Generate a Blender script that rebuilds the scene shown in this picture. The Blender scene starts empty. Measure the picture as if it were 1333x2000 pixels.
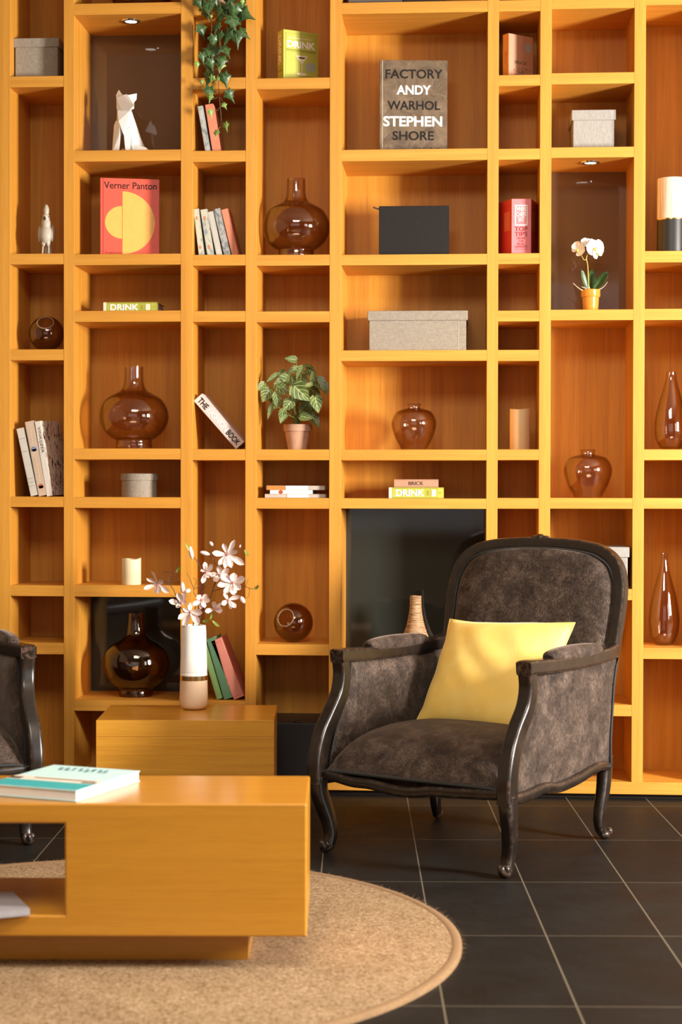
import bpy, bmesh, math, random
from mathutils import Vector, Matrix
V = Vector
R = math.radians
scene = bpy.context.scene
COL = scene.collection
random.seed(7)

# ------------------------------------------------------------------ camera
F, D, H = 3370.0, 6.395, 1.140            # focal length in px of the 1333x2000 frame, distance to bookcase, eye height
YAW, PITCH, ROLL = math.atan2(236, F), math.atan2(-45, F), 0.002
f_ = V((-math.sin(YAW)*math.cos(PITCH), math.cos(YAW)*math.cos(PITCH), math.sin(PITCH)))
r0 = V((math.cos(YAW), math.sin(YAW), 0)); u0 = r0.cross(f_)
r_ = r0*math.cos(ROLL)+u0*math.sin(ROLL); u_ = u0*math.cos(ROLL)-r0*math.sin(ROLL)
EYE = V((0, -D, H))
cam = bpy.data.cameras.new('camera'); camo = bpy.data.objects.new('camera', cam); COL.objects.link(camo)
camo.matrix_world = Matrix(((r_.x, u_.x, -f_.x, EYE.x), (r_.y, u_.y, -f_.y, EYE.y), (r_.z, u_.z, -f_.z, EYE.z), (0, 0, 0, 1)))
cam.sensor_fit = 'VERTICAL'; cam.sensor_height = 36; cam.sensor_width = 24; cam.lens = F*36/2000
cam.clip_start = 0.05; cam.clip_end = 60
cam.dof.use_dof = True; cam.dof.focus_distance = 5.9; cam.dof.aperture_fstop = 3.2
scene.camera = camo
# ------------------------------------------------------------------ world, lights, exposure
scene.view_settings.view_transform = 'Standard'; scene.view_settings.look = 'None'
scene.view_settings.gamma = 1.0; scene.view_settings.use_curve_mapping = False
scene.view_settings.exposure = 0.0
w = bpy.data.worlds.new('world'); scene.world = w; w.use_nodes = True
w.node_tree.nodes['Background'].inputs[0].default_value = (0.75, 0.85, 1.0, 1)
w.node_tree.nodes['Background'].inputs[1].default_value = 0.6
def area(name, loc, target, sx, sy, power, col):
    l = bpy.data.lights.new(name, 'AREA'); l.shape = 'RECTANGLE'; l.size = sx; l.size_y = sy; l.energy = power; l.color = col
    o = bpy.data.objects.new(name, l); COL.objects.link(o); o.location = loc
    o.rotation_euler = (V(target)-V(loc)).to_track_quat('-Z', 'Y').to_euler(); return o
area('window_and_fill_light', (3.35, -2.68, 1.68), (0, -1.1, 1.30), 0.68, 1.0, 485, (1.0, 0.945, 0.87))
area('window_and_fill_light', (3.42, -4.9, 1.7), (0, -3.6, 0.6), 1.3, 1.5, 34, (1.0, 0.95, 0.88))
area('window_and_fill_light', (-0.3, -7.9, 1.9), (-0.3, 0, 1.2), 4.0, 2.2, 8, (1.0, 0.78, 0.52))  # warm fill added behind the camera for ambient light, not daylight
area('overhead_fill', (-0.2, -4.3, 3.38), (-0.2, -4.1, 0), 1.7, 1.7, 122, (1.0, 0.92, 0.80))  # overhead fill added to brighten rug, cushion and block front, no known fixture

def ray(px, py): return f_ + r_*((px-666.5)/F) - u_*((py-1000)/F)
def P(px, py, Y=0.0):
    d = ray(px, py); return EYE + d*((Y-EYE.y)/d.y)
def PZ(px, py, Z):
    d = ray(px, py); return EYE + d*((Z-EYE.z)/d.z)
def S(n, Y=0.0): return n*(D+Y)/F

# ------------------------------------------------------------------ materials
MAT = {}
def mat(name):
    m = bpy.data.materials.new(name); m.use_nodes = True
    n = m.node_tree.nodes; return m, n, m.node_tree.links, n['Principled BSDF']
def N(n, t, **kw):
    x = n.new(t)
    for k, v in kw.items():
        if k in x.inputs: x.inputs[k].default_value = v
        else: setattr(x, k, v)
    return x
def setp(b, **kw):
    for k, v in kw.items():
        k = k.replace('_', ' ')
        b.inputs[k].default_value = v
def c4(c): return (c[0], c[1], c[2], 1)
def srgb(r, g, b):
    f = lambda v: (v/255/12.92 if v/255 <= .04045 else ((v/255+.055)/1.055)**2.4)
    return (f(r), f(g), f(b))
def ramp(n, l, src, stops):
    r = n.new('ShaderNodeValToRGB'); e = r.color_ramp.elements
    while len(e) < len(stops): e.new(0.5)
    for i, (p, c) in enumerate(stops): e[i].position = p; e[i].color = c4(c)
    l.new(src, r.inputs[0]); return r.outputs[0]
def coords(n, l, scale, rnd=True, rot=(0, 0, 0)):
    t = n.new('ShaderNodeTexCoord'); mp = n.new('ShaderNodeMapping'); mp.inputs['Scale'].default_value = scale
    mp.inputs['Rotation'].default_value = rot
    src = t.outputs['Object']
    if rnd:
        oi = n.new('ShaderNodeObjectInfo'); mu = N(n, 'ShaderNodeMath', operation='MULTIPLY'); mu.inputs[1].default_value = 7.3
        l.new(oi.outputs['Random'], mu.inputs[0]); va = N(n, 'ShaderNodeVectorMath', operation='ADD')
        l.new(src, va.inputs[0]); l.new(mu.outputs[0], va.inputs[1]); src = va.outputs[0]
    l.new(src, mp.inputs[0]); return mp.outputs[0]
def noise(n, l, vec, scale, detail=3, rough=0.55, dist=0):
    t = N(n, 'ShaderNodeTexNoise', Scale=scale, Detail=detail, Roughness=rough, Distortion=dist); l.new(vec, t.inputs['Vector']); return t.outputs['Fac']
def bump(n, l, b, h, strength, dist=0.002):
    bp = N(n, 'ShaderNodeBump', Strength=strength, Distance=dist); l.new(h, bp.inputs['Height']); l.new(bp.outputs[0], b.inputs['Normal'])
def mix(n, l, a, b, fac, mode='MIX'):
    m = n.new('ShaderNodeMix'); m.data_type = 'RGBA'; m.blend_type = mode
    for s, v in ((0, fac), (6, a), (7, b)):
        if hasattr(v, 'links'): l.new(v, m.inputs[s])
        else: m.inputs[s].default_value = v if s == 0 else c4(v)
    return m.outputs[2]

OAK = [(0.30, (0.59, 0.25, 0.028)), (0.52, (0.66, 0.295, 0.036)), (0.75, (0.74, 0.35, 0.050))]
def wood(name, axis, stops=OAK, rough=0.48, along=0.8, across=34, coat=0.0, figure=0.0):
    m, n, l, b = mat(name)
    sc = [across]*3; sc['xyz'.index(axis)] = along
    v = coords(n, l, sc); a = noise(n, l, v, 1.0, 4, 0.6, 0.4+figure)
    sc2 = [across*13]*3; sc2['xyz'.index(axis)] = along*10
    v2 = coords(n, l, sc2); p = noise(n, l, v2, 1.0, 2, 0.5)
    c = ramp(n, l, a, stops)
    pr = ramp(n, l, p, [(0.30, (0.84, 0.79, 0.74)), (0.48, (1, 1, 1))])
    l.new(mix(n, l, c, pr, 0.8, 'MULTIPLY'), b.inputs['Base Color'])
    setp(b, Roughness=rough, Coat_Weight=coat, Coat_Roughness=0.13)
    bump(n, l, b, p, 0.10, 0.0006)
    MAT[name] = m
wood('oak_vertical', 'z'); wood('oak_horizontal', 'x')
wood('oak_back', 'z', [(0.30, (0.50, 0.20, 0.016)), (0.52, (0.60, 0.26, 0.022)), (0.75, (0.68, 0.31, 0.030))], 0.55, 0.7, 22, figure=0.8)
wood('oak_table', 'x', [(0.30, (0.49, 0.205, 0.015)), (0.52, (0.53, 0.228, 0.018)), (0.75, (0.57, 0.252, 0.022))], 0.36, 1.6, 55, coat=0.4)
wood('oak_block', 'x', [(0.30, (0.62, 0.265, 0.026)), (0.52, (0.73, 0.335, 0.036)), (0.75, (0.80, 0.385, 0.048))], 0.34, 0.8, 34, coat=0.35)

def plain(name, col, rough=0.5, var=0.0, vs=30, spec=0.5, metal=0.0, bumpy=0.0, bs=200, sheen=0.0, coat=0.0, sss=0.0):
    m, n, l, b = mat(name)
    v = coords(n, l, (1, 1, 1))
    h = noise(n, l, v, vs, 4)
    lo = tuple(x*(1-var) for x in col); hi = tuple(min(1, x*(1+var)) for x in col)
    l.new(ramp(n, l, h, [(0.3, lo), (0.7, hi)]), b.inputs['Base Color'])
    setp(b, Roughness=rough, Metallic=metal, Specular_IOR_Level=spec, Sheen_Weight=sheen, Coat_Weight=coat, Subsurface_Weight=sss)
    if sss: b.inputs['Subsurface Radius'].default_value = (0.02, 0.012, 0.006)
    if bumpy: bump(n, l, b, noise(n, l, v, bs, 3), bumpy, 0.001)
    MAT[name] = m; return m
plain('wall_paint', (0.30, 0.21, 0.13), 0.8, 0.03, 4)
plain('ceiling_paint', (0.36, 0.30, 0.23), 0.9, 0.02, 4)
plain('frame_paint', (0.75, 0.74, 0.72), 0.5)
plain('toe_kick', (0.03, 0.015, 0.008), 0.6)
plain('black_cabinet', (0.012, 0.012, 0.013), 0.42, 0.1, 10)
plain('knob_black', (0.006, 0.006, 0.006), 0.3)
plain('chrome', (0.8, 0.78, 0.75), 0.15, metal=1.0)
plain('paper', (0.80, 0.74, 0.64), 0.8, 0.06, 60)
plain('paper_white', (0.88, 0.86, 0.82), 0.8, 0.03, 60)
plain('white_ceramic', (0.86, 0.83, 0.79), 0.35, 0.01)
plain('cream_ceramic', (0.50, 0.44, 0.355), 0.45, 0.06, 40, bumpy=0.3, bs=300)
plain('dark_detail', (0.03, 0.02, 0.015), 0.4)
plain('candle_wax', (0.80, 0.66, 0.42), 0.5, 0.03, 12, sss=0.25)
plain('candle_tan', (0.74, 0.54, 0.29), 0.55, 0.03, 12, sss=0.2)
plain('terracotta', (0.52, 0.30, 0.19), 0.8, 0.15, 25, bumpy=0.2)
plain('glazed_orange', (0.66, 0.27, 0.035), 0.15, 0.06, 20, coat=0.6)
plain('soil', (0.03, 0.02, 0.012), 0.95, 0.4, 120, bumpy=0.8)
plain('stem_green', (0.20, 0.24, 0.06), 0.6, 0.2, 50)
plain('stem_yellow', (0.48, 0.40, 0.09), 0.5, 0.2, 40)
plain('stem_brown', (0.16, 0.09, 0.05), 0.7, 0.3, 80)
plain('twig_mauve', (0.09, 0.055, 0.040), 0.7, 0.3, 80)
plain('root_pale', (0.62, 0.48, 0.32), 0.7, 0.2, 60)
plain('orchid_leaf', (0.035, 0.085, 0.02), 0.35, 0.25, 25)
plain('orchid_petal', (0.92, 0.89, 0.86), 0.5, 0.03, 40, sss=0.2)
plain('orchid_lip', (0.62, 0.56, 0.10), 0.5, 0.1, 60)
plain('magnolia_petal', (0.88, 0.71, 0.66), 0.5, 0.10, 45, sss=0.2)
plain('magnolia_heart', (0.50, 0.20, 0.17), 0.6, 0.2, 90)
plain('leaf_fresh', (0.24, 0.30, 0.05), 0.5, 0.25, 40)
plain('white_gloss', (0.90, 0.87, 0.83), 0.18, 0.01, coat=0.4)
plain('beige_gloss', (0.78, 0.58, 0.40), 0.28, 0.02, 10, coat=0.2)
plain('gold', (0.85, 0.58, 0.22), 0.22, metal=1.0)
plain('lamp_black', (0.02, 0.018, 0.016), 0.38, coat=0.1)
plain('metal_grey', (0.20, 0.19, 0.18), 0.3, metal=0.8)
plain('ribbon', (0.03, 0.008, 0.006), 0.6)
plain('notebook_black', (0.018, 0.0145, 0.0135), 0.6, 0.08, 60, spec=0.2, bumpy=0.15, bs=500)
plain('dark_brown_card', (0.05, 0.025, 0.015), 0.6)
plain('grey_card', (0.17, 0.16, 0.155), 0.7, 0.06, 60)
plain('bronze', (0.045, 0.028, 0.016), 0.35, 0.3, 60, metal=0.35)
plain('gimp', (0.022, 0.021, 0.021), 0.75, 0.2, 300, bumpy=0.5, bs=600)

def chairwood():
    m, n, l, b = mat('espresso_wood')
    v = coords(n, l, (1, 1, 1)); a = noise(n, l, v, 22, 6, 0.65)
    c = ramp(n, l, a, [(0.35, (0.009, 0.006, 0.0045)), (0.60, (0.018, 0.0115, 0.0082)), (0.76, (0.042, 0.020, 0.012))])
    g = n.new('ShaderNodeNewGeometry')
    e = ramp(n, l, g.outputs['Pointiness'], [(0.53, (0, 0, 0)), (0.60, (1, 1, 1))])
    wn = ramp(n, l, noise(n, l, v, 60, 4), [(0.45, (0, 0, 0)), (0.62, (1, 1, 1))])
    f = mix(n, l, e, wn, 1.0, 'MULTIPLY')
    l.new(mix(n, l, c, (0.17, 0.10, 0.07), f), b.inputs['Base Color'])
    setp(b, Roughness=0.30, Coat_Weight=0.2, Coat_Roughness=0.2)
    bump(n, l, b, a, 0.15, 0.001); MAT['espresso_wood'] = m
chairwood()
def velvet(name, lo, midc, hi, sheen=0.5):
    m, n, l, b = mat(name)
    v = coords(n, l, (1, 1, 1)); big = noise(n, l, v, 15, 6, 0.75, 0.4)
    v2 = coords(n, l, (330, 330, 95)); fib = noise(n, l, v2, 1.0, 3, 0.7)
    c = ramp(n, l, big, [(0.36, lo), (0.5, midc), (0.66, hi)])
    fr = ramp(n, l, fib, [(0.36, (0.35, 0.32, 0.30)), (0.64, (1.75, 1.68, 1.62))])
    l.new(mix(n, l, c, fr, 1.0, 'MULTIPLY'), b.inputs['Base Color'])
    setp(b, Roughness=0.75, Sheen_Weight=sheen, Sheen_Roughness=0.35, Specular_IOR_Level=0.25)
    b.inputs['Sheen Tint'].default_value = (0.9, 0.72, 0.6, 1)
    bump(n, l, b, fib, 0.5, 0.002); MAT[name] = m
velvet('brown_velvet', (0.019, 0.012, 0.0085), (0.046, 0.031, 0.0235), (0.098, 0.071, 0.056), 0.35)
def cushion_mat():
    m, n, l, b = mat('yellow_velvet')
    v = coords(n, l, (1, 1, 1)); big = noise(n, l, v, 7, 4, 0.6, 0.8)
    l.new(ramp(n, l, big, [(0.35, (0.92, 0.61, 0.135)), (0.65, (0.96, 0.69, 0.20))]), b.inputs['Base Color'])
    setp(b, Roughness=0.6, Sheen_Weight=0.6, Sheen_Roughness=0.3, Specular_IOR_Level=0.3)
    b.inputs['Sheen Tint'].default_value = (1, 0.9, 0.6, 1)
    bump(n, l, b, noise(n, l, coords(n, l, (14, 40, 10)), 1.0, 3, 0.6, 1.0), 0.12, 0.006); MAT['yellow_velvet'] = m
cushion_mat()
def linen(name, col, k=1.0):
    m, n, l, b = mat(name)
    a = noise(n, l, coords(n, l, (900, 900, 60)), 1.0, 2); c = noise(n, l, coords(n, l, (60, 60, 900)), 1.0, 2)
    mm = mix(n, l, ramp(n, l, a, [(0.3, tuple(x*.68 for x in col)), (0.7, col)]), ramp(n, l, c, [(0.3, (0.72, 0.70, 0.68)), (0.65, (1, 1, 1))]), k, 'MULTIPLY')
    l.new(mm, b.inputs['Base Color']); setp(b, Roughness=0.85, Specular_IOR_Level=0.2); bump(n, l, b, a, 0.3, 0.0006); MAT[name] = m
linen('linen_grey', (0.44, 0.385, 0.31)); linen('linen_light', (0.43, 0.37, 0.295)); linen('linen_white', (0.43, 0.405, 0.37), 0.4)
def glass(name, tint, edge, refl=1.0):
    m, n, l, b = mat(name); n.remove(b)
    out = n['Material Output']
    lw = N(n, 'ShaderNodeLayerWeight', Blend=0.5)
    tr = n.new('ShaderNodeBsdfTransparent'); gl = N(n, 'ShaderNodeBsdfGlossy', Roughness=0.03)
    pw = N(n, 'ShaderNodeMath', operation='POWER'); l.new(lw.outputs['Facing'], pw.inputs[0]); pw.inputs[1].default_value = 2.2
    l.new(mix(n, l, tint, edge, pw.outputs[0]), tr.inputs[0])
    gl.inputs[0].default_value = (refl, refl, refl, 1)
    p5 = N(n, 'ShaderNodeMath', operation='POWER'); l.new(lw.outputs['Facing'], p5.inputs[0]); p5.inputs[1].default_value = 4.0
    fr = N(n, 'ShaderNodeMath', operation='MULTIPLY_ADD'); l.new(p5.outputs[0], fr.inputs[0]); fr.inputs[1].default_value = 0.5; fr.inputs[2].default_value = 0.06; ms = n.new('ShaderNodeMixShader')
    l.new(fr.outputs[0], ms.inputs[0]); l.new(tr.outputs[0], ms.inputs[1]); l.new(gl.outputs[0], ms.inputs[2])
    l.new(ms.outputs[0], out.inputs['Surface']); MAT[name] = m
glass('amber_glass', (0.92, 0.85, 0.79), (0.46, 0.34, 0.25))
glass('amber_dark', (0.80, 0.66, 0.50), (0.55, 0.36, 0.20))
glass('smoke_glass', (0.72, 0.60, 0.50), (0.48, 0.35, 0.25))
glass('window_glass', (0.95, 0.96, 0.96), (0.85, 0.87, 0.87))
plain('smoke_rim', (0.30, 0.20, 0.13), 0.12, 0.05, 20, coat=0.5)
def backglass(name, col, rough):
    m, n, l, b = mat(name); v = coords(n, l, (1, 1, 1))
    l.new(ramp(n, l, noise(n, l, v, 2, 2), [(0.3, col), (0.7, tuple(x*1.1 for x in col))]), b.inputs['Base Color'])
    setp(b, Roughness=rough, Specular_IOR_Level=0.6); MAT[name] = m
backglass('brown_backglass', (0.18, 0.105, 0.055), 0.04)
backglass('dark_backglass', (0.027, 0.030, 0.025), 0.05)
def emit(name, col, s):
    m, n, l, b = mat(name); setp(b, Emission_Strength=s); b.inputs['Emission Color'].default_value = c4(col); b.inputs['Base Color'].default_value = c4(col); MAT[name] = m
emit('lamp_lens', (1, 0.93, 0.82), 5.0)
def floor_mat():
    m, n, l, b = mat('slate_tile')
    t = n.new('ShaderNodeTexCoord'); mp = n.new('ShaderNodeMapping'); mp.vector_type = 'TEXTURE'
    mp.inputs['Rotation'].default_value = (0, 0, R(3.6)); l.new(t.outputs['Object'], mp.inputs[0])
    sx = n.new('ShaderNodeSeparateXYZ'); l.new(mp.outputs[0], sx.inputs[0])
    def line(o, off, sp, wd):
        a = N(n, 'ShaderNodeMath', operation='SUBTRACT'); l.new(o, a.inputs[0]); a.inputs[1].default_value = off
        d = N(n, 'ShaderNodeMath', operation='PINGPONG'); l.new(a.outputs[0], d.inputs[0]); d.inputs[1].default_value = sp/2
        s = n.new('ShaderNodeMapRange'); s.interpolation_type = 'SMOOTHSTEP'; l.new(d.outputs[0], s.inputs[0])
        s.inputs[1].default_value = wd*0.4; s.inputs[2].default_value = wd; s.inputs[3].default_value = 1; s.inputs[4].default_value = 0
        i = N(n, 'ShaderNodeMath', operation='DIVIDE'); l.new(a.outputs[0], i.inputs[0]); i.inputs[1].default_value = sp
        fl = N(n, 'ShaderNodeMath', operation='FLOOR'); l.new(i.outputs[0], fl.inputs[0])
        return s.outputs[0], fl.outputs[0]
    gx, ix = line(sx.outputs[0], 0.094, 0.294, 0.0026); gy, iy = line(sx.outputs[1], -0.781, 0.603, 0.0018)
    mx = N(n, 'ShaderNodeMath', operation='MAXIMUM'); l.new(gx, mx.inputs[0]); l.new(gy, mx.inputs[1])
    cx = n.new('ShaderNodeCombineXYZ'); l.new(ix, cx.inputs[0]); l.new(iy, cx.inputs[1])
    wn = n.new('ShaderNodeTexWhiteNoise'); l.new(cx.outputs[0], wn.inputs['Vector'])
    v = coords(n, l, (1, 1, 1), False); a = noise(n, l, v, 5, 6, 0.7); g = noise(n, l, v, 160, 3, 0.7)
    c = ramp(n, l, a, [(0.3, (0.0075, 0.0072, 0.0068)), (0.7, (0.0145, 0.014, 0.013))])
    c = mix(n, l, c, ramp(n, l, g, [(0.35, (0.65, 0.65, 0.65)), (0.7, (1.5, 1.5, 1.45))]), 0.8, 'MULTIPLY')
    c = mix(n, l, c, ramp(n, l, wn.outputs['Value'], [(0, (0.80, 0.80, 0.80)), (1, (1.2, 1.2, 1.2))]), 1.0, 'MULTIPLY')
    l.new(mix(n, l, c, (0.15, 0.125, 0.085), mx.outputs[0]), b.inputs['Base Color'])
    l.new(ramp(n, l, a, [(0.3, (0.46, 0.46, 0.46)), (0.7, (0.60, 0.60, 0.60))]), b.inputs['Roughness'])
    setp(b, Specular_IOR_Level=0.15); bump(n, l, b, g, 0.25, 0.0008); MAT['slate_tile'] = m
floor_mat()
def rug_mat():
    m, n, l, b = mat('rug_wool'); v = coords(n, l, (1, 1, 1), False)
    a = noise(n, l, v, 120, 3, 0.7); bg = noise(n, l, v, 5, 4, 0.6)
    vo = N(n, 'ShaderNodeTexVoronoi', Scale=210.0); l.new(v, vo.inputs['Vector'])
    c = ramp(n, l, a, [(0.28, (0.15, 0.088, 0.042)), (0.48, (0.36, 0.245, 0.138)), (0.70, (0.57, 0.425, 0.275))])
    c = mix(n, l, c, ramp(n, l, vo.outputs['Distance'], [(0.0, (1.15, 1.15, 1.15)), (0.7, (0.62, 0.58, 0.54))]), 0.9, 'MULTIPLY')
    c = mix(n, l, c, ramp(n, l, bg, [(0.3, (0.86, 0.84, 0.82)), (0.7, (1.08, 1.08, 1.08))]), 1.0, 'MULTIPLY')
    l.new(c, b.inputs['Base Color']); setp(b, Roughness=0.95, Specular_IOR_Level=0.05)
    bump(n, l, b, vo.outputs['Distance'], -0.9, 0.006); MAT['rug_wool'] = m
rug_mat(); plain('rug_binding', (0.24, 0.14, 0.065), 0.9, 0.2, 200, bumpy=0.6, bs=300); plain('rug_fibre', (0.30, 0.19, 0.095), 0.9, 0.2, 100)
def leafmat(name, base, dark, vein, vw):
    m, n, l, b = mat(name)
    uv = n.new('ShaderNodeUVMap'); sx = n.new('ShaderNodeSeparateXYZ'); l.new(uv.outputs[0], sx.inputs[0])
    a = N(n, 'ShaderNodeMath', operation='SUBTRACT'); l.new(sx.outputs[1], a.inputs[0]); a.inputs[1].default_value = 0.5
    ab = N(n, 'ShaderNodeMath', operation='ABSOLUTE'); l.new(a.outputs[0], ab.inputs[0])
    k = N(n, 'ShaderNodeMath', operation='MULTIPLY_ADD'); l.new(ab.outputs[0], k.inputs[0]); k.inputs[1].default_value = -0.9; l.new(sx.outputs[0], k.inputs[2])
    pg = N(n, 'ShaderNodeMath', operation='PINGPONG'); l.new(k.outputs[0], pg.inputs[0]); pg.inputs[1].default_value = 0.125
    mi = N(n, 'ShaderNodeMath', operation='MULTIPLY'); l.new(pg.outputs[0], mi.inputs[0]); mi.inputs[1].default_value = 1.6
    mn = N(n, 'ShaderNodeMath', operation='MINIMUM'); l.new(mi.outputs[0], mn.inputs[0]); l.new(ab.outputs[0], mn.inputs[1])
    v = coords(n, l, (1, 1, 1)); h = noise(n, l, v, 35, 3)
    g = ramp(n, l, h, [(0.35, dark), (0.65, base)])
    f = ramp(n, l, mn.outputs[0], [(0.0, (1, 1, 1)), (vw, (0, 0, 0))])
    l.new(mix(n, l, g, vein, f), b.inputs['Base Color']); setp(b, Roughness=0.38, Specular_IOR_Level=0.5); MAT[name] = m
leafmat('arrow_leaf', (0.15, 0.205, 0.045), (0.05, 0.095, 0.018), (0.55, 0.58, 0.28), 0.05)
leafmat('ivy_leaf', (0.055, 0.115, 0.032), (0.020, 0.055, 0.014), (0.12, 0.19, 0.07), 0.03)
leafmat('ivy_leaf_young', (0.24, 0.40, 0.07), (0.12, 0.26, 0.045), (0.42, 0.55, 0.18), 0.04)
def wicker():
    m, n, l, b = mat('wicker'); v = coords(n, l, (30, 30, 260)); a = noise(n, l, v, 1.0, 3, 0.6)
    l.new(ramp(n, l, a, [(0.3, (0.13, 0.055, 0.02)), (0.5, (0.40, 0.22, 0.10)), (0.7, (0.60, 0.39, 0.20))]), b.inputs['Base Color'])
    setp(b, Roughness=0.55); bump(n, l, b, a, 0.8, 0.003); MAT['wicker'] = m
wicker()
def flute():
    m, n, l, b = mat('striped_cream'); v = coords(n, l, (330, 330, 4), False); a = noise(n, l, v, 1.0, 2, 0.6)
    l.new(ramp(n, l, a, [(0.35, (0.50, 0.37, 0.25)), (0.55, (0.78, 0.66, 0.52)), (0.7, (0.9, 0.84, 0.74))]), b.inputs['Base Color'])
    setp(b, Roughness=0.35); MAT['striped_cream'] = m
flute()
def kraft():
    m, n, l, b = mat('crumpled_kraft'); v = coords(n, l, (1, 1, 1))
    a = noise(n, l, v, 18, 5, 0.6, 1.2)
    l.new(ramp(n, l, a, [(0.3, (0.085, 0.052, 0.028)), (0.55, (0.16, 0.105, 0.060)), (0.75, (0.25, 0.17, 0.105))]), b.inputs['Base Color'])
    setp(b, Roughness=0.4); bump(n, l, b, a, 0.7, 0.006); MAT['crumpled_kraft'] = m
kraft()
def spotted(name, stops, sc):
    m, n, l, b = mat(name); v = coords(n, l, (1, 1, 0.5)); a = noise(n, l, v, sc, 3, 0.6, 0.3)
    r = ramp(n, l, a, stops); l.new(r, b.inputs['Base Color']); setp(b, Roughness=0.45); MAT[name] = m
spotted('patterned_cover', [(0.38, (0.05, 0.02, 0.015)), (0.44, (0.72, 0.62, 0.52)), (0.60, (0.74, 0.64, 0.54)), (0.64, (0.35, 0.05, 0.04)), (0.75, (0.05, 0.06, 0.02))], 55)
spotted('floral_cream', [(0.34, (0.26, 0.31, 0.34)), (0.44, (0.54, 0.55, 0.45)), (0.64, (0.57, 0.57, 0.47)), (0.74, (0.48, 0.30, 0.26))], 75)
spotted('floral_grey', [(0.36, (0.14, 0.16, 0.18)), (0.48, (0.38, 0.38, 0.36)), (0.62, (0.44, 0.43, 0.40)), (0.72, (0.42, 0.28, 0.28))], 100)
spotted('marbled_blue', [(0.36, (0.12, 0.15, 0.17)), (0.5, (0.42, 0.46, 0.45)), (0.7, (0.58, 0.60, 0.56))], 45)
for nm, c in dict(book_red=(0.80, 0.085, 0.045), book_yellow=(0.92, 0.45, 0.085), book_lime=(0.49, 0.49, 0.07), ink_black=(0.02, 0.016, 0.014), ink_brown=(0.055, 0.038, 0.022),
                  ink_white=(0.93, 0.91, 0.86), ink_olive=(0.20, 0.21, 0.02), book_brick=(0.52, 0.27, 0.17), brick_spine=(0.50, 0.20, 0.05), book_pink=(0.80, 0.22, 0.24), chef_red=(0.42, 0.02, 0.02),
                  blush=(0.74, 0.60, 0.56), coral=(0.74, 0.26, 0.15), red_cloth=(0.60, 0.21, 0.15), green_dark=(0.09, 0.20, 0.10), green_light=(0.20, 0.32, 0.10), grey_spine=(0.56, 0.54, 0.48),
                  beige_spine=(0.56, 0.42, 0.31), white_spine=(0.82, 0.77, 0.70), ink_blue=(0.20, 0.25, 0.42), ink_red=(0.42, 0.09, 0.05), ink_tan=(0.85, 0.74, 0.55), globe_grey=(0.36, 0.41, 0.36), ink_darkred=(0.32, 0.03, 0.03),
                  mag_orange=(0.62, 0.22, 0.04), mag_grey=(0.50, 0.44, 0.38), sea=(0.03, 0.38, 0.40), sky_pale=(0.55, 0.80, 0.80), sand=(0.78, 0.70, 0.58), ink_teal=(0.03, 0.16, 0.20), cover_grey=(0.30, 0.28, 0.29), gold_line=(0.72, 0.42, 0.16)).items():
    plain(nm, c, 0.42 if nm.startswith('book') else 0.55, 0.05, 40, spec=0.15 if nm.startswith('ink') else 0.5)

# ------------------------------------------------------------------ mesh helpers
def link(o): COL.objects.link(o); return o
def mk(name, verts, faces, m, parent=None, smooth=None, uvs=None, midx=None, bevel=0, seg=2, subsurf=0):
    me = bpy.data.meshes.new(name); me.from_pydata([tuple(v) for v in verts], [], faces); me.validate()
    ms = m if isinstance(m, (list, tuple)) else [m]
    for x in ms: me.materials.append(MAT[x])
    if midx:
        for p, i in zip(me.polygons, midx): p.material_index = i
    if uvs is not None:
        ul = me.uv_layers.new(name='UVMap')
        for lp in me.loops: ul.data[lp.index].uv = uvs[lp.vertex_index]
    bm = bmesh.new(); bm.from_mesh(me); bmesh.ops.recalc_face_normals(bm, faces=bm.faces) if uvs is None else None; bm.to_mesh(me); bm.free()
    if smooth is not None:
        me.polygons.foreach_set('use_smooth', [True]*len(me.polygons)); me.set_sharp_from_angle(angle=R(smooth))
    o = link(bpy.data.objects.new(name, me))
    if parent: o.parent = parent
    if bevel:
        b = o.modifiers.new('bevel', 'BEVEL'); b.width = bevel; b.segments = seg; b.limit_method = 'ANGLE'; b.angle_limit = R(40)
        me.polygons.foreach_set('use_smooth', [True]*len(me.polygons)); me.set_sharp_from_angle(angle=R(180)); b.harden_normals = True
    if subsurf:
        s = o.modifiers.new('subsurf', 'SUBSURF'); s.levels = subsurf; s.render_levels = subsurf
    return o
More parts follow.
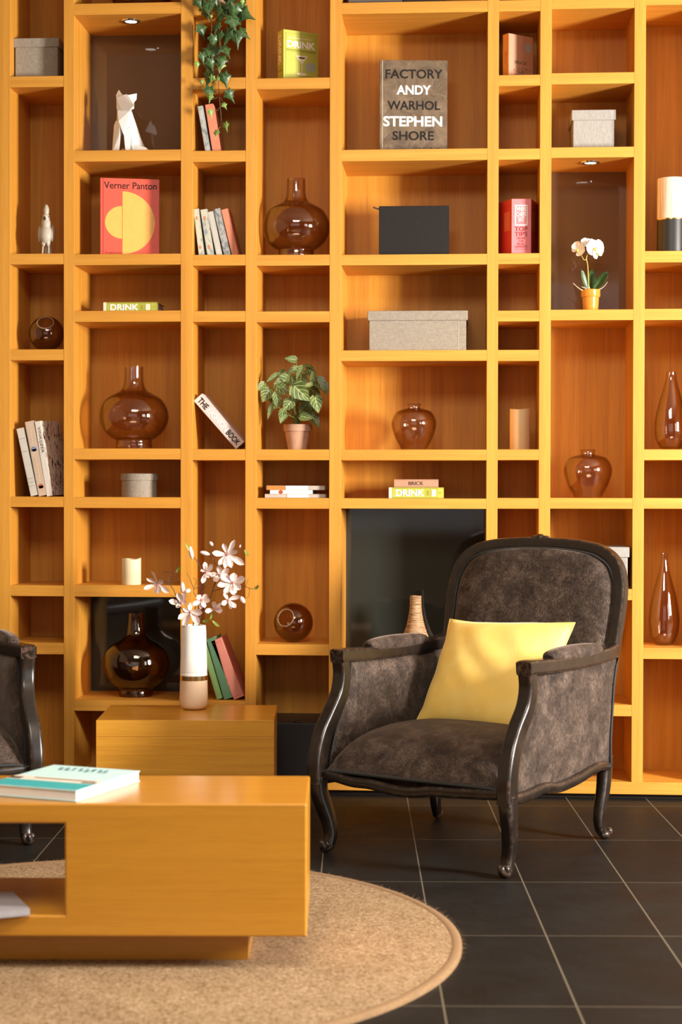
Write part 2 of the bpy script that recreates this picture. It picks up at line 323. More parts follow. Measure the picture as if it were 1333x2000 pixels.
class MB:
    def __init__(s): s.v = []; s.f = []; s.m = []; s.uv = []
    def add(s, vs, fs, mi=0, uv=None):
        k = len(s.v); s.v += [V(x) for x in vs]; s.f += [tuple(i+k for i in f) for f in fs]; s.m += [mi]*len(fs)
        s.uv += list(uv) if uv else [(0, 0)]*len(vs); return s
    def box(s, x0, x1, y0, y1, z0, z1, mi=0):
        return s.add([(x0, y0, z0), (x1, y0, z0), (x1, y1, z0), (x0, y1, z0), (x0, y0, z1), (x1, y0, z1), (x1, y1, z1), (x0, y1, z1)],
                     [(0, 3, 2, 1), (4, 5, 6, 7), (0, 1, 5, 4), (1, 2, 6, 5), (2, 3, 7, 6), (3, 0, 4, 7)], mi)
    def lathe(s, prof, n=48, c=(0, 0, 0), mi=0, closed=False, wob=None):
        vs, fs = [], []; m = len(prof)
        for i in range(n):
            a = 2*math.pi*i/n
            for j, (r, z) in enumerate(prof):
                dz = wob(a, j) if wob else 0
                vs.append((c[0]+r*math.cos(a), c[1]+r*math.sin(a), c[2]+z+dz))
        for i in range(n):
            k = (i+1) % n
            for j in range(m-1): fs.append((i*m+j, k*m+j, k*m+j+1, i*m+j+1))
        if prof[0][0] > 1e-5 and not closed: fs.append(tuple(i*m for i in range(n))[::-1])
        if prof[-1][0] > 1e-5 and not closed: fs.append(tuple(i*m+m-1 for i in range(n)))
        if closed:
            for i in range(n): k = (i+1) % n; fs.append((i*m+m-1, k*m+m-1, k*m, i*m))
        return s.add(vs, fs, mi)
    def sweep(s, path, a, b, ref=(1, 0, 0), n=16, ex=4.0, mi=0, closed=False):
        path = [V(p) for p in path]; m = len(path); ref = V(ref)
        fa = a if callable(a) else (lambda t: a); fb = b if callable(b) else (lambda t: b)
        vs, fs = [], []
        for i, p in enumerate(path):
            if closed: t = path[(i+1) % m]-path[i-1]
            else: t = path[min(i+1, m-1)]-path[max(i-1, 0)]
            t.normalize(); sd = ref-t*ref.dot(t)
            if sd.length < 1e-4: sd = t.orthogonal()
            sd.normalize(); up = t.cross(sd); q = i/max(1, m-1)
            for k in range(n):
                th = 2*math.pi*(k+0.5)/n; cc, ss = math.cos(th), math.sin(th)
                rr = (abs(cc)**ex+abs(ss)**ex)**(-1/ex)
                vs.append(p+sd*(fa(q)*rr*cc)+up*(fb(q)*rr*ss))
        for i in range(m if closed else m-1):
            j = (i+1) % m
            for k in range(n): fs.append((i*n+k, i*n+(k+1) % n, j*n+(k+1) % n, j*n+k))
        if not closed: fs.append(tuple(range(n))[::-1]); fs.append(tuple((m-1)*n+k for k in range(n)))
        return s.add(vs, fs, mi)
    def tube(s, path, r, n=8, mi=0, closed=False): return s.sweep(path, r, r, ref=(0.13, 0.31, 0.94), n=n, ex=2.0, mi=mi, closed=closed)
    def ell(s, c, rx, ry, rz, n=20, m=12, rot=None, mi=0):
        vs, fs = [], []; c = V(c)
        for j in range(m+1):
            ph = math.pi*j/m
            for i in range(n):
                th = 2*math.pi*i/n; p = V((rx*math.sin(ph)*math.cos(th), ry*math.sin(ph)*math.sin(th), rz*math.cos(ph)))
                vs.append(c+(rot @ p if rot else p))
        for j in range(m):
            for i in range(n): fs.append((j*n+i, j*n+(i+1) % n, (j+1)*n+(i+1) % n, (j+1)*n+i))
        return s.add(vs, fs, mi)
    def hull(s, pts, mi=0):
        bm = bmesh.new()
        for p in pts: bm.verts.new(p)
        bmesh.ops.convex_hull(bm, input=bm.verts); bm.verts.index_update()
        vs = [v.co.copy() for v in bm.verts if v.link_faces]; ix = {v: i for i, v in enumerate([v for v in bm.verts if v.link_faces])}
        fs = [tuple(ix[v] for v in f.verts) for f in bm.faces]; bm.free(); return s.add(vs, fs, mi)
    def grid(s, nu, nv, fn, mi=0, uv=False):
        vs = [fn(i/nu, j/nv) for i in range(nu+1) for j in range(nv+1)]
        fs = [(i*(nv+1)+j, (i+1)*(nv+1)+j, (i+1)*(nv+1)+j+1, i*(nv+1)+j+1) for i in range(nu) for j in range(nv)]
        return s.add(vs, fs, mi, [(i/nu, j/nv) for i in range(nu+1) for j in range(nv+1)] if uv else None)
    def xf(s, M, k=0):
        for i in range(k, len(s.v)): s.v[i] = M @ s.v[i]
        return s
    def build(s, name, m, parent=None, smooth=None, bevel=0, seg=2, uv=False, subsurf=0):
        return mk(name, s.v, s.f, m, parent, smooth, s.uv if uv else None, s.m, bevel, seg, subsurf)
def catmull(pts, k=6):
    pts = [V(p) for p in pts]; out = []
    for i in range(len(pts)-1):
        p0 = pts[max(i-1, 0)]; p1 = pts[i]; p2 = pts[i+1]; p3 = pts[min(i+2, len(pts)-1)]
        for j in range(k):
            t = j/k
            out.append(0.5*((2*p1)+(p2-p0)*t+(2*p0-5*p1+4*p2-p3)*t*t+(3*p1-p0-3*p2+p3)*t**3))
    out.append(pts[-1]); return out
def interp(tab, x):
    if x <= tab[0][0]: return tab[0][1]
    for (a, b), (c, d) in zip(tab, tab[1:]):
        if x <= c: return b+(d-b)*(x-a)/(c-a)
    return tab[-1][1]
def smoothprof(pts, k=5): return [(max(0, p.x), p.y) for p in catmull([V((r, z, 0)) for r, z in pts], k)]
def tag(o, label=None, cat=None, group=None, kind=None):
    for k, v in (('label', label), ('category', cat), ('group', group), ('kind', kind)):
        if v: o[k] = v
    return o
def thing(name, label, cat, loc=(0, 0, 0), rot=None, group=None):
    o = link(bpy.data.objects.new(name, None)); o.empty_display_size = 0.05
    o.matrix_world = Matrix.Translation(V(loc)) @ (rot.to_4x4() if rot else Matrix.Identity(4))
    return tag(o, label, cat, group)
def struct(o): o['kind'] = 'structure'; return o
def RZ(a): return Matrix.Rotation(R(a), 3, 'Z')
def RY(a): return Matrix.Rotation(R(a), 3, 'Y')
def RX(a): return Matrix.Rotation(R(a), 3, 'X')
def txt(s, wd, ht, bold=0.0):
    cu = bpy.data.curves.new('t', 'FONT'); cu.body = s; cu.size = 1; cu.offset = bold; cu.resolution_u = 4
    o = link(bpy.data.objects.new('t', cu)); dg = bpy.context.evaluated_depsgraph_get(); dg.update()
    me = bpy.data.meshes.new_from_object(o.evaluated_get(dg)); bpy.data.objects.remove(o); bpy.data.curves.remove(cu)
    vs = [v.co.copy() for v in me.vertices]; fs = [tuple(p.vertices) for p in me.polygons]; bpy.data.meshes.remove(me)
    x0, x1 = min(v.x for v in vs), max(v.x for v in vs); y0, y1 = min(v.y for v in vs), max(v.y for v in vs)
    return [((v.x-(x0+x1)/2)/(x1-x0)*wd, (v.y-(y0+y1)/2)/(y1-y0)*ht) for v in vs], fs
def rect(x0, x1, y0, y1): return [(x0, y0), (x1, y0), (x1, y1), (x0, y1)], [(0, 1, 2, 3)]
def disc(cx, cy, r, a0=0, a1=360, n=40, ry=None):
    ry = ry or r
    k = [(cx+r*math.cos(R(a0+(a1-a0)*i/n)), cy+ry*math.sin(R(a0+(a1-a0)*i/n))) for i in range(n+(0 if a1-a0 >= 360 else 1))]
    return k, [tuple(range(len(k)))]
def frame(x0, x1, y0, y1, t):
    v = [(x0, y0), (x1, y0), (x1, y1), (x0, y1), (x0+t, y0+t), (x1-t, y0+t), (x1-t, y1-t), (x0+t, y1-t)]
    return v, [(0, 1, 5, 4), (1, 2, 6, 5), (2, 3, 7, 6), (3, 0, 4, 7)]
def decal(parent, name, shapes, m, O, U, W):
    O, U, W = V(O), V(U), V(W); mb = MB()
    if len(shapes) > 1 and ('title' in name or 'ornament' in name) and 'marks' not in name:
        for sh in shapes: decal(parent, name, [sh], m, O, U, W)
        return
    for (vs, fs), (dx, dy) in shapes: mb.add([O+U*(x+dx)+W*(y+dy) for x, y in vs], fs)
    return mb.build(name, m, parent)

# ------------------------------------------------------------------ room
XL, XR, YB, YF, ZC = -3.4, 3.55, 0.33, -8.2, 3.45
b = MB(); b.box(XL-.1, XR+.1, YF-.1, YB+.1, -0.1, 0.0); struct(b.build('floor', 'slate_tile'))
b = MB(); b.box(XL-.1, XR+.1, YF-.1, YB+.1, ZC, ZC+.1); struct(b.build('ceiling', 'ceiling_paint'))
b = MB(); b.box(XL-.1, XR+.1, YB, YB+.1, 0, ZC); struct(b.build('wall_back', 'wall_paint'))
b = MB(); b.box(XL-.1, XL, YF, YB, 0, ZC); struct(b.build('wall_left', 'wall_paint'))
def wall_with_holes(name, holes, fixed, along, lo, hi):
    # a wall standing on axis 'along' with rectangular openings (a0,a1,z0,z1)
    b = MB()
    def bx(a0, a1, z0, z1):
        if a1-a0 < 1e-4: return
        (b.box(fixed[0], fixed[1], a0, a1, z0, z1) if along == 'y' else b.box(a0, a1, fixed[0], fixed[1], z0, z1))
    cur = lo
    for a0, a1, z0, z1 in sorted(holes):
        bx(cur, a0, 0, ZC); bx(a0, a1, 0, z0); bx(a0, a1, z1, ZC); cur = a1
    bx(cur, hi, 0, ZC); return struct(b.build(name, 'wall_paint'))
holes_r = [(-3.25, -2.15, 1.0, 2.4), (-5.7, -4.1, 0.85, 2.5)]
wall_with_holes('wall_right', holes_r, (XR, XR+.1), 'y', YF, YB)
holes_f = [(-2.5, 1.9, 0.75, 3.0)]
wall_with_holes('wall_front', holes_f, (YF-.1, YF), 'x', XL-.1, XR+.1)
def window(i, a0, a1, z0, z1, along, pos):
    fr = MB(); t = 0.05
    n = max(1, round((a1-a0)/0.9))
    def bx(p0, p1, q0, q1):
        (fr.box(pos+.02, pos+.07, p0, p1, q0, q1) if along == 'y' else fr.box(p0, p1, pos-.07, pos-.02, q0, q1))
    bx(a0, a1, z0, z0+t); bx(a0, a1, z1-t, z1); bx(a0, a0+t, z0, z1); bx(a1-t, a1, z0, z1)
    for k in range(1, n): c = a0+(a1-a0)*k/n; bx(c-t/2, c+t/2, z0, z1)
    o = struct(fr.build('window_%d' % i, 'frame_paint')); g = MB()
    (g.box(pos+.04, pos+.046, a0+t, a1-t, z0+t, z1-t) if along == 'y' else g.box(a0+t, a1-t, pos-.046, pos-.04, z0+t, z1-t))
    g.build('window_pane', 'window_glass', o)
window(1, *holes_r[0], 'y', XR); window(2, *holes_r[1], 'y', XR); window(3, *holes_f[0], 'x', YF)

# ------------------------------------------------------------------ bookcase
DEP = 0.308
bookcase = thing('bookcase', 'tall built-in oak bookcase of open cells covering the whole back wall', 'bookcase')
EDGE = [(-2, 20), (124.5, 145), (353, 376), (479.5, 501), (643.5, 666.5), (951, 973), (1053.5, 1076), (1237, 1259.5), (1374, 1397)]
UP = [(P(a, 785).x, P(c, 785).x) for a, c in EDGE]
wl = UP[0][1]-UP[0][0]
UP = [(UP[0][0]-.31-wl, UP[0][0]-.31)] + UP + [(UP[-1][1]+.30, UP[-1][1]+.30+wl)]
ZTOP = ZC
zb0, zb1 = 0.018, P(1200, 1527).z
for a, c in UP:
    b = MB(); b.box(a, c, 0, DEP, zb1-.0005, ZTOP); b.build('upright', 'oak_vertical', bookcase, bevel=0.0012, seg=1)
b = MB(); b.box(UP[0][0], UP[-1][1], -0.001, DEP, zb0, zb1); b.build('base_board', 'oak_horizontal', bookcase, bevel=0.0015, seg=1)
b = MB(); b.box(UP[0][0], UP[-1][1], 0.03, DEP, 0, zb0); b.build('toe_kick', 'toe_kick', bookcase)
SH = {   # column index (0 is the leftmost seen) : shelf front faces, top and bottom pixel rows
 0: [(-190, -170), (148.5, 170), (495.3, 516.5), (682.3, 704), (970, 990.5), (1143.3, 1164.5), (1255.6, 1278)],
 1: [(5.5, 28), (292.8, 314.8), (495.8, 517.5), (606.8, 628.6), (876, 897.5), (971, 992.5), (1143, 1166), (1368, 1389.5)],
 2: [(7.5, 28.5), (151.5, 174), (294, 316), (497.4, 518.8), (607.4, 628.8), (877.2, 899), (1369, 1390)],
 3: [(-160, -138), (152, 173.7), (497.4, 518.8), (608, 629.6), (877.8, 898.8), (972.6, 993.8), (1258.5, 1280)],
 4: [(3.0, 25.2), (291, 313.8), (496.5, 517.6), (683.8, 705.2), (878, 899.2), (973.6, 993.7), (1376, 1398)],
 5: [(0, 21.8), (146.2, 167.5), (290.2, 311.6), (494.6, 515.8), (606.5, 627.8), (683.3, 705.2), (877.6, 898.7), (972.8, 993.8), (1150, 1172)],
 6: [(-5.5, 16.6), (141.7, 163.7), (287, 307.5), (604.5, 625.5), (972.7, 993.8), (1150.2, 1172), (1376, 1398.5)],
 7: [(-13, 9.5), (490, 512.6), (603, 625.2), (877.6, 898.8), (972.8, 993.8), (1265.5, 1287.6)],
}
SH[-1] = [(y0, y1) for y0, y1 in SH[3]]; SH[8] = [(y0, y1) for y0, y1 in SH[1]]
SZ = {}
for ci, rows in SH.items():
    xa, xb = UP[ci+1][1], UP[ci+2][0]
    cx = (EDGE[ci][1]+EDGE[ci+1][0])/2 if 0 <= ci <= 7 else (0 if ci < 0 else 1333)
    if ci == 7: cx = 1300
    SZ[ci] = []
    for y0, y1 in rows:
        z1, z0 = P(cx, y0).z, P(cx, y1).z; SZ[ci].append((z1, z0))
        b = MB(); b.box(xa-.0004, xb+.0004, 0.0006, DEP, z0, z1); b.build('shelf', 'oak_horizontal', bookcase, bevel=0.0012, seg=1)
    b = MB(); b.box(xa-.005, xb+.005, DEP-.002, DEP+.016, 0.02, ZTOP); b.build('back_panel', 'oak_back', bookcase)
def glass_back(ci, top, bot, m):
    xa, xb = UP[ci+1][1], UP[ci+2][0]
    b = MB(); b.box(xa+.0005, xb-.0005, DEP-.010, DEP-.0025, bot+.0005, top-.0005); b.build('glass_back', m, bookcase)
glass_back(1, SZ[1][0][1], SZ[1][1][0], 'brown_backglass'); glass_back(6, SZ[6][2][1], SZ[6][3][0], 'brown_backglass')
glass_back(1, SZ[1][6][1], SZ[1][7][0], 'dark_backglass'); glass_back(4, SZ[4][5][1], SZ[4][6][0], 'dark_backglass')
def downlight(px, py, z):
    p = PZ(px, py, z)
    b = MB(); b.lathe([(0.021, 0.0), (0.036, 0.0), (0.034, -0.004), (0.024, -0.0045)], 32, (p.x, p.y, z), closed=True)
    o = b.build('downlight', 'chrome', bookcase, 30); g = MB(); g.lathe([(0.0, -0.002), (0.0225, -0.002), (0.0225, 0.0)], 32, (p.x, p.y, z)); g.build('lamp_lens', 'lamp_lens', o, 30)
downlight(256, 41, SZ[1][0][1]); downlight(1154, 317, SZ[6][2][1])

# ------------------------------------------------------------------ small builders
def book(name, label, loc, rot, t, h, d, cover, pages='paper', group=None, cat='book', spine=None, bt=0.0025, over=0.003, flex=0.0):
    o = thing(name, label, cat, loc, rot, group)
    c = MB(); c.box(0, bt, 0, d, 0, h); c.box(t-bt, t, 0, d, 0, h); c.box(bt, t-bt, 0, bt, 0, h)
    c.build('cover', cover, o, bevel=min(0.001, bt*.4), seg=1)
    g = MB(); g.box(bt+.0002, t-bt-.0002, bt+.0002, d-over, over, h-over); g.build('pages', pages, o)
    if spine:
        s = MB(); s.box(0.0003, t-.0003, -.0008, 0.0002, 0.0003, h-.0003); s.build('spine', spine, o)
    return o
def spine_down(o, name, shapes, m, t, h):      # lettering that runs down the spine, letter tops towards +x
    return decal(o, name, shapes, m, (t/2, -.0014, h/2), (0, 0, -1), (1, 0, 0))
def spine_flat(o, name, shapes, m): return decal(o, name, shapes, m, (0, -.0014, 0), (1, 0, 0), (0, 0, 1))
def front(o, name, shapes, m, t): return decal(o, name, shapes, m, (t+.0006, 0, 0), (0, 1, 0), (0, 0, 1))
LYING = Matrix(((0, 0, -1), (0, 1, 0), (1, 0, 0)))
FACE = RZ(-90)
SHELFBOOKS = 'books on the shelves'
def lidded_box(label, px0, px1, py0, py1, lid, Y, dep, m, lift=None, z=None, seam=False, group='lidded linen boxes', inset=None):
    xa, xb = P(px0, 700, Y).x, P(px1, 700, Y).x
    inset = inset if inset is not None else S(3, Y)
    h, lh = S(py1-py0, Y), S(lid, Y)
    o = thing('storage_box', label, 'box', ((xa+xb)/2, Y, z), group=group); wd = (xb-xa)/2
    b = MB(); b.box(-wd+inset, wd-inset, inset, dep-inset, 0, h-lh*.4); b.build('body', m, o, bevel=0.003)
    l = MB(); l.box(-wd, wd, 0, dep, h-lh, h); l.build('lid', m, o, bevel=0.003)
    if seam:
        s = MB(); s.tube([(wd-.036, inset-.0003, 0.004), (wd-.035, inset-.0003, h-lh-.002)], 0.0008, 6); s.build('seam', 'root_pale', o)
    return o
def vase(name, label, px, prof_px, ybot, z, Y, m, wall=0.0035, cat='vase', group=None, n=64):
    prof = [(S(r, Y), S(ybot-y, Y)) for r, y in prof_px]; c = P(px, 700, Y)
    pr = smoothprof(prof, 6)
    inner = []
    for i, (r, zz) in enumerate(pr):
        a = pr[max(i-1, 0)]; bb = pr[min(i+1, len(pr)-1)]; tx, tz = bb[0]-a[0], bb[1]-a[1]; L = math.hypot(tx, tz) or 1
        inner.append((max(0.0004, r-wall*tz/L), zz+wall*tx/L))
    inner = [q for q in inner if q[1] > wall*2.0]
    full = [(0.0, 0.0)]+pr+inner[::-1]+[(0.0, wall*2.0)]
    b = MB(); b.lathe(full, n, (0, 0, 0)); o = b.build(name, m, None, 50); o.location = (c.x, Y, z)
    return tag(o, label, cat, group)

# ================================================================== column 0
lidded_box('small grey linen box at the top of the leftmost bookcase column', 26, 115, 66.5, 148, 18, 0.05, 0.18, 'linen_grey', z=SZ[0][1][0])
# cockatoo figurine
def cockatoo():
    Y = 0.038; c = P(90, 450, Y); o = thing('bird_figurine', 'cream crested bird figurine standing in a tall narrow cell', 'figurine', (c.x, Y, SZ[0][2][0]))
    k = S(1, Y); b = MB()
    b.ell((0, 0.004, 41*k), 14.5*k, 15*k, 21*k, rot=RX(-12)); b.ell((0, 0.002, 60*k), 10*k, 11*k, 15*k); b.ell((0, -0.002, 73*k), 7.6*k, 9*k, 9*k)
    b.ell((0.5*k, 0.001, 87*k), 6.0*k, 6.5*k, 12.5*k, rot=RX(-10)); b.ell((0.3*k, 0.002, 95*k), 3.4*k, 4*k, 5*k)
    for s in (-1, 1): b.ell((s*4.6*k, -0.004, 24*k), 4.6*k, 5.5*k, 8*k)
    bo = b.build('body', 'cream_ceramic', o, 60); r = bo.modifiers.new('remesh', 'REMESH'); r.mode = 'VOXEL'; r.voxel_size = 0.0018; r.use_smooth_shade = True
    for s in (-1, 1):
        w_ = MB(); w_.ell((s*12.6*k, 0.007, 42*k), 3.8*k, 10*k, 18*k, rot=RX(-14)); w_.build('wing', 'cream_ceramic', o, 60)
        g = MB(); g.tube([(s*5.5*k, -0.004, 22*k), (s*6*k, -0.006, 10*k), (s*6.5*k, -0.008, 0.5*k)], 1.6*k, 8); g.build('leg', 'cream_ceramic', o, 60)
        e = MB(); e.ell((s*6.6*k, -0.010, 74*k), 1.3*k, 1.2*k, 1.6*k, 10, 8); e.build('eye', 'dark_detail', o, 60)
    t_ = MB(); t_.sweep([(0, 0.02, 24*k), (0, 0.03, 10*k), (0, 0.035, 0.6*k)], 7*k, 2.5*k, n=12); t_.build('tail', 'cream_ceramic', o, 60)
    p = MB(); p.ell((-0.5*k, -0.0165, 71*k), 2.6*k, 3.4*k, 3.8*k, 14, 10); p.build('beak', 'dark_detail', o, 60)
cockatoo()
def globe(label, px, py, r, z, Y, axis, ang, m):
    rr = S(r, Y); c = P(px, 700, Y); ax = V(axis).normalized(); q = V((0, 0, 1)).rotation_difference(ax).to_matrix()
    th = 0.003; pr = []; n = 40
    for i in range(n+1):
        a = R(ang)+(math.pi-R(ang))*i/n; pr.append((rr*math.sin(a), rr*math.cos(a)))
    inn = [((rr-th)*math.sin(R(ang)+(math.pi-R(ang))*i/n), (rr-th)*math.cos(R(ang)+(math.pi-R(ang))*i/n)) for i in range(n+1)]
    b = MB(); b.lathe(pr[::1][:-1]+[(0, -rr), (0, -rr+th)]+inn[::-1][1:], 56, closed=True); b.xf(q.to_4x4())
    lo = min(v.z for v in b.v); b.xf(Matrix.Translation((0, 0, -lo)))
    o = thing('globe_vase', label, 'vase', (c.x, Y, z), group='smoked globe vases'); b.build('body', m, o, 50)
    cc = V((0, 0, -lo)); ring = [cc+q @ V((rr*.985*math.sin(R(ang))*math.cos(t), rr*.985*math.sin(R(ang))*math.sin(t), rr*.985*math.cos(R(ang)))) for t in [2*math.pi*i/40 for i in range(40)]]
    t_ = MB(); t_.tube(ring, .0024, 8, closed=True); t_.build('rim', 'smoke_rim', o, 60); return o
globe('dark smoked glass globe vase with a round opening, in the leftmost column', 91, 647, 35, SZ[0][3][0], 0.11, (0.1, -0.75, 0.66), 28, 'smoke_glass')
def lean_book(label, blx, lean, t, h, d, cover, z, Y=0.035, spine=None, name='book', group=None, pages='paper'):
    c = P(blx, 700, Y); return book(name, label, (c.x, Y, z+.0006), RY(-lean), S(t, Y), S(h, Y), d, cover, pages, group, spine=spine)
z0 = SZ[0][4][0]
o = lean_book('pale grey paperback leaning leftmost of three beside two taller books', 60, 12.2, 14, 137, 0.17, 'grey_spine', z0, group='large books in the leftmost column')
spine_flat(o, 'spine_marks', [(rect(.002, S(13), S(y), S(y)+.0008), (0, 0)) for y in (20, 27, 35, 90, 116)], 'ink_brown')
o = lean_book('beige book leaning in the middle with a blue mark on its spine', 75.5, 10.8, 17.5, 150, 0.19, 'beige_spine', z0, group='large books in the leftmost column')
tt, hh = S(17.5), S(150)
spine_down(o, 'spine_marks', [(rect(-.0016, .0016, -.0017, .0017), (-hh/2+S(10)+S(5.2)*i, (random.random()-.5)*.001)) for i in list(range(7))+list(range(12, 22))], 'ink_tan', tt, hh)
spine_flat(o, 'blue_mark', [(disc(tt/2, hh*.63, S(5.0)), (0, 0)), (rect(tt/2-S(5), tt/2+S(5), hh*.60, hh*.63), (0, 0))], 'ink_blue')
spine_flat(o, 'red_mark', [(disc(tt/2, S(19), S(4.6)), (0, 0)), (rect(tt/2-S(4.6), tt/2+S(4.6), S(15), S(20)), (0, 0))], 'ink_red')
o = lean_book('white spined book with speckled cover leaning rightmost in the leftmost column', 92, 9.5, 12, 150, 0.19, 'patterned_cover', z0, spine='white_spine', group='large books in the leftmost column')
o.rotation_euler = (Matrix.Rotation(R(-9.5), 3, 'Y') @ Matrix.Rotation(R(-9), 3, 'Z')).to_euler()
spine_down(o, 'spine_title', [(txt('VINKIJZER', S(52), S(7)), (-S(38), S(0)))], 'ink_black', S(12), S(150))

# ================================================================== column 1
vase('glass_bowl', 'dark glass vessel on the topmost shelf above the cat figurine, mostly out of frame', 276, [(47, 3.5), (52, 1), (58, -12), (66, -40), (60, -75), (40, -100), (36, -110)], 5.5, SZ[1][0][0], 0.10, 'smoke_glass', cat='vase')
def cat_fig():
    Y = 0.10; k = S(1, Y); c = P(257, 700, Y); o = thing('cat_figurine', 'white faceted sitting cat figurine before a brown glass panel', 'figurine', (c.x, Y, SZ[1][1][0]))
    def q(px, py, y): return V(((px-257)*k, y, (293-py)*k))
    b = MB()
    b.hull([q(228, 181, -.012), q(229, 205, -.018), q(240, 207, -.03), q(253, 208, -.04), q(258, 209, -.045), q(266, 207, -.042), q(267, 201, -.05), q(264, 192, -.03), q(263, 186, -.01), q(250, 176, -.022), q(242, 177, -.02), q(236, 180, .012), q(258, 183, .012), q(248, 206, .02), q(232, 203, .012)])
    b.hull([q(228, 183, -.010), q(226, 176, -.004), q(231.5, 164.5, -.002), q(241, 177, -.016), q(236, 180, .010)])
    b.hull([q(250, 177, -.014), q(267.5, 172, .0), q(267, 184, -.002), q(263, 191, -.010), q(256, 182, .012)])
    b.hull([q(229, 203, -.005), q(258, 206, -.02), q(258, 224, -.02), q(234, 229, -.028), q(227, 226, .0), q(243, 252, -.034), q(262, 236, .0), q(272, 256, .03), q(277, 272, .045), q(262, 232, .03), q(236, 222, .025), q(250, 270, -.01)])
    b.hull([q(223, 235, -.010), q(227, 226, -.012), q(237, 232, -.028), q(236, 256, -.034), q(234, 293, -.034), q(221, 293, -.030), q(222, 262, -.018), q(233, 293, -.012), q(224, 293, -.010), q(238, 240, .0)])
    b.hull([q(244, 248, -.030), q(258, 240, -.024), q(256, 272, -.03), q(256, 293, -.034), q(249, 293, -.036), q(246, 270, -.03), q(249, 293, -.01), q(256, 293, -.008), q(258, 250, 0)])
    b.hull([q(258, 245, -.012), q(270, 250, .01), q(279, 272, .02), q(283, 280, .03), q(262, 293, -.022), q(280, 293, .02), q(252, 293, .0), q(240, 276, .03), q(244, 293, .04), q(276, 293, .055), q(272, 258, .05), q(250, 250, .04)])
    b.hull([q(258, 272, -.016), q(272, 278, -.02), q(287, 280, -.016), q(297, 289, -.006), q(293, 293, -.004), q(264, 293, -.032), q(280, 293, -.018), q(282, 286, .015), q(270, 293, .01)])
    b.hull([q(236, 277, .02), q(243, 283, .0), q(252, 293, .0), q(238, 293, .01), q(240, 293, .03)])
    b.build('body', 'white_ceramic', o)
cat_fig()
Y = 0.075; c = P(192.5, 700, Y); tt, hh, dd = 0.030, S(153, Y), 0.222
o = book('art_book', 'red hardback standing face-out with two yellow half circles', (c.x, Y-.005, SZ[1][2][0]), RZ(-90+13), tt, hh, dd, 'book_red', group=SHELFBOOKS)
kx = dd/112.0; kz = S(1, Y)
o.location = (c.x+.028*math.sin(R(13)), Y, SZ[1][2][0])
front(o, 'half_circle', [(disc(42*kx, 66*kz, 61.5*kx, -90, 90, ry=61.5*kz), (0, 0)), (disc(41*kx, 66.5*kz, 32*kx, 90, 270, ry=32*kz), (0, 0))], 'book_yellow', tt)
front(o, 'cover_title', [(txt('Verner Panton', 100*kx, 13.5*kz, 0.008), (57*kx, 139*kz))], 'ink_black', tt)
front(o, 'cover_small_print', [(txt('PHAIDON', 32*kx, 5*kz), (25*kx, 6*kz))], 'ink_darkred', tt)
front(o, 'cover_hinge', [(rect(5*kx, 6.2*kx, 0.001, hh-.001), (0, 0))], 'chef_red', tt)
def drink_lying(label, px0, px1, py0, z, Y, t):
    wd = P(px1, 700, Y).x-P(px0, 700, Y).x
    o = book('recipe_book', label, (P(px1, 700, Y).x, Y, z+.0003), LYING, t, wd, 0.15, 'book_lime', group='lime green drink books')
    u = wd/107
    spine_down(o, 'spine_title', [(txt('DRINK', 56*u, t*.60, 0.03), (-12*u, 0))], 'ink_white', t, wd)
    spine_down(o, 'spine_panel', [(frame(-46*u, 18*u, -t*.42, t*.42, .0006), (0, 0)), (frame(20*u, 26*u, -t*.42, t*.42, .0007), (0, 0)), (frame(28*u, 41*u, -t*.42, t*.42, .0006), (0, 0)), (rect(22.5*u, 23.5*u, -t*.25, t*.25), (0, 0)), (rect(43*u, 49*u, -.0006, .0006), (0, 0))], 'ink_olive', t, wd)
    spine_down(o, 'spine_band', [(rect(-53.3*u, -47.5*u, -t*.49, t*.49), (0, 0)), (rect(30*u, 39*u, -t*.3, t*.3), (0, 0))], 'ink_tan', t, wd)
    return o
o = drink_lying('lime green book lying alone on a shelf below the red hardback', 202, 308, 587, SZ[1][3][0], 0.06, S(20))
Y = 0.10; p = P(312, 700, Y); zz = SZ[1][3][0]
o = thing('cord', 'short dark looped cord on the shelf beside the lone lime book', 'cord', (p.x, Y, zz))
b = MB(); b.tube(catmull([(-.012, 0, S(16, Y)), (0, -.003, S(15.5, Y)), (.010, -.004, S(12, Y))], 5), 0.0016, 8); b.tube(catmull([(-.012, 0, S(9, Y)), (.002, -.003, S(10.5, Y)), (.012, -.006, S(6, Y)), (.018, -.008, .0018), (.03, .02, .0018)], 5), 0.0018, 8); b.build('loop', 'ribbon', o, 60)
BIG = [(35.5, 875), (36, 866), (36, 857), (44, 852.5), (57, 841), (66, 825), (68.5, 810), (65, 793), (54, 776), (38, 766), (27, 760), (21.5, 752), (19, 742), (18.4, 727), (18.4, 712.5)]
def bigvase(label, px, ybot, k, z, Y, m): return vase('bottle_vase', label, px, [(r*k, ybot+(y-875)*k) for r, y in BIG], ybot, z, Y, m, group='large amber bottle vases')
bigvase('amber glass bottle vase beside the tilted pale pink book', 262, 876, 1.0, SZ[1][4][0], 0.13, 'amber_glass')
def round_box():
    Y = 0.12; c = P(272.5, 700, Y); o = thing('round_box', 'small round linen box with lid below the bottle vase', 'box', (c.x, Y, SZ[1][5][0]))
    b = MB(); b.lathe([(0, 0), (S(35, Y), 0), (S(35, Y), S(40, Y)), (0, S(40, Y))], 48); b.build('body', 'linen_light', o, 40, bevel=0)
    l = MB(); l.lathe([(0, S(33, Y)), (S(37, Y), S(33, Y)), (S(37, Y), S(45.5, Y)), (S(36, Y), S(46.2, Y)), (0, S(46.2, Y))], 48); l.build('lid', 'linen_light', o, 40)
round_box()
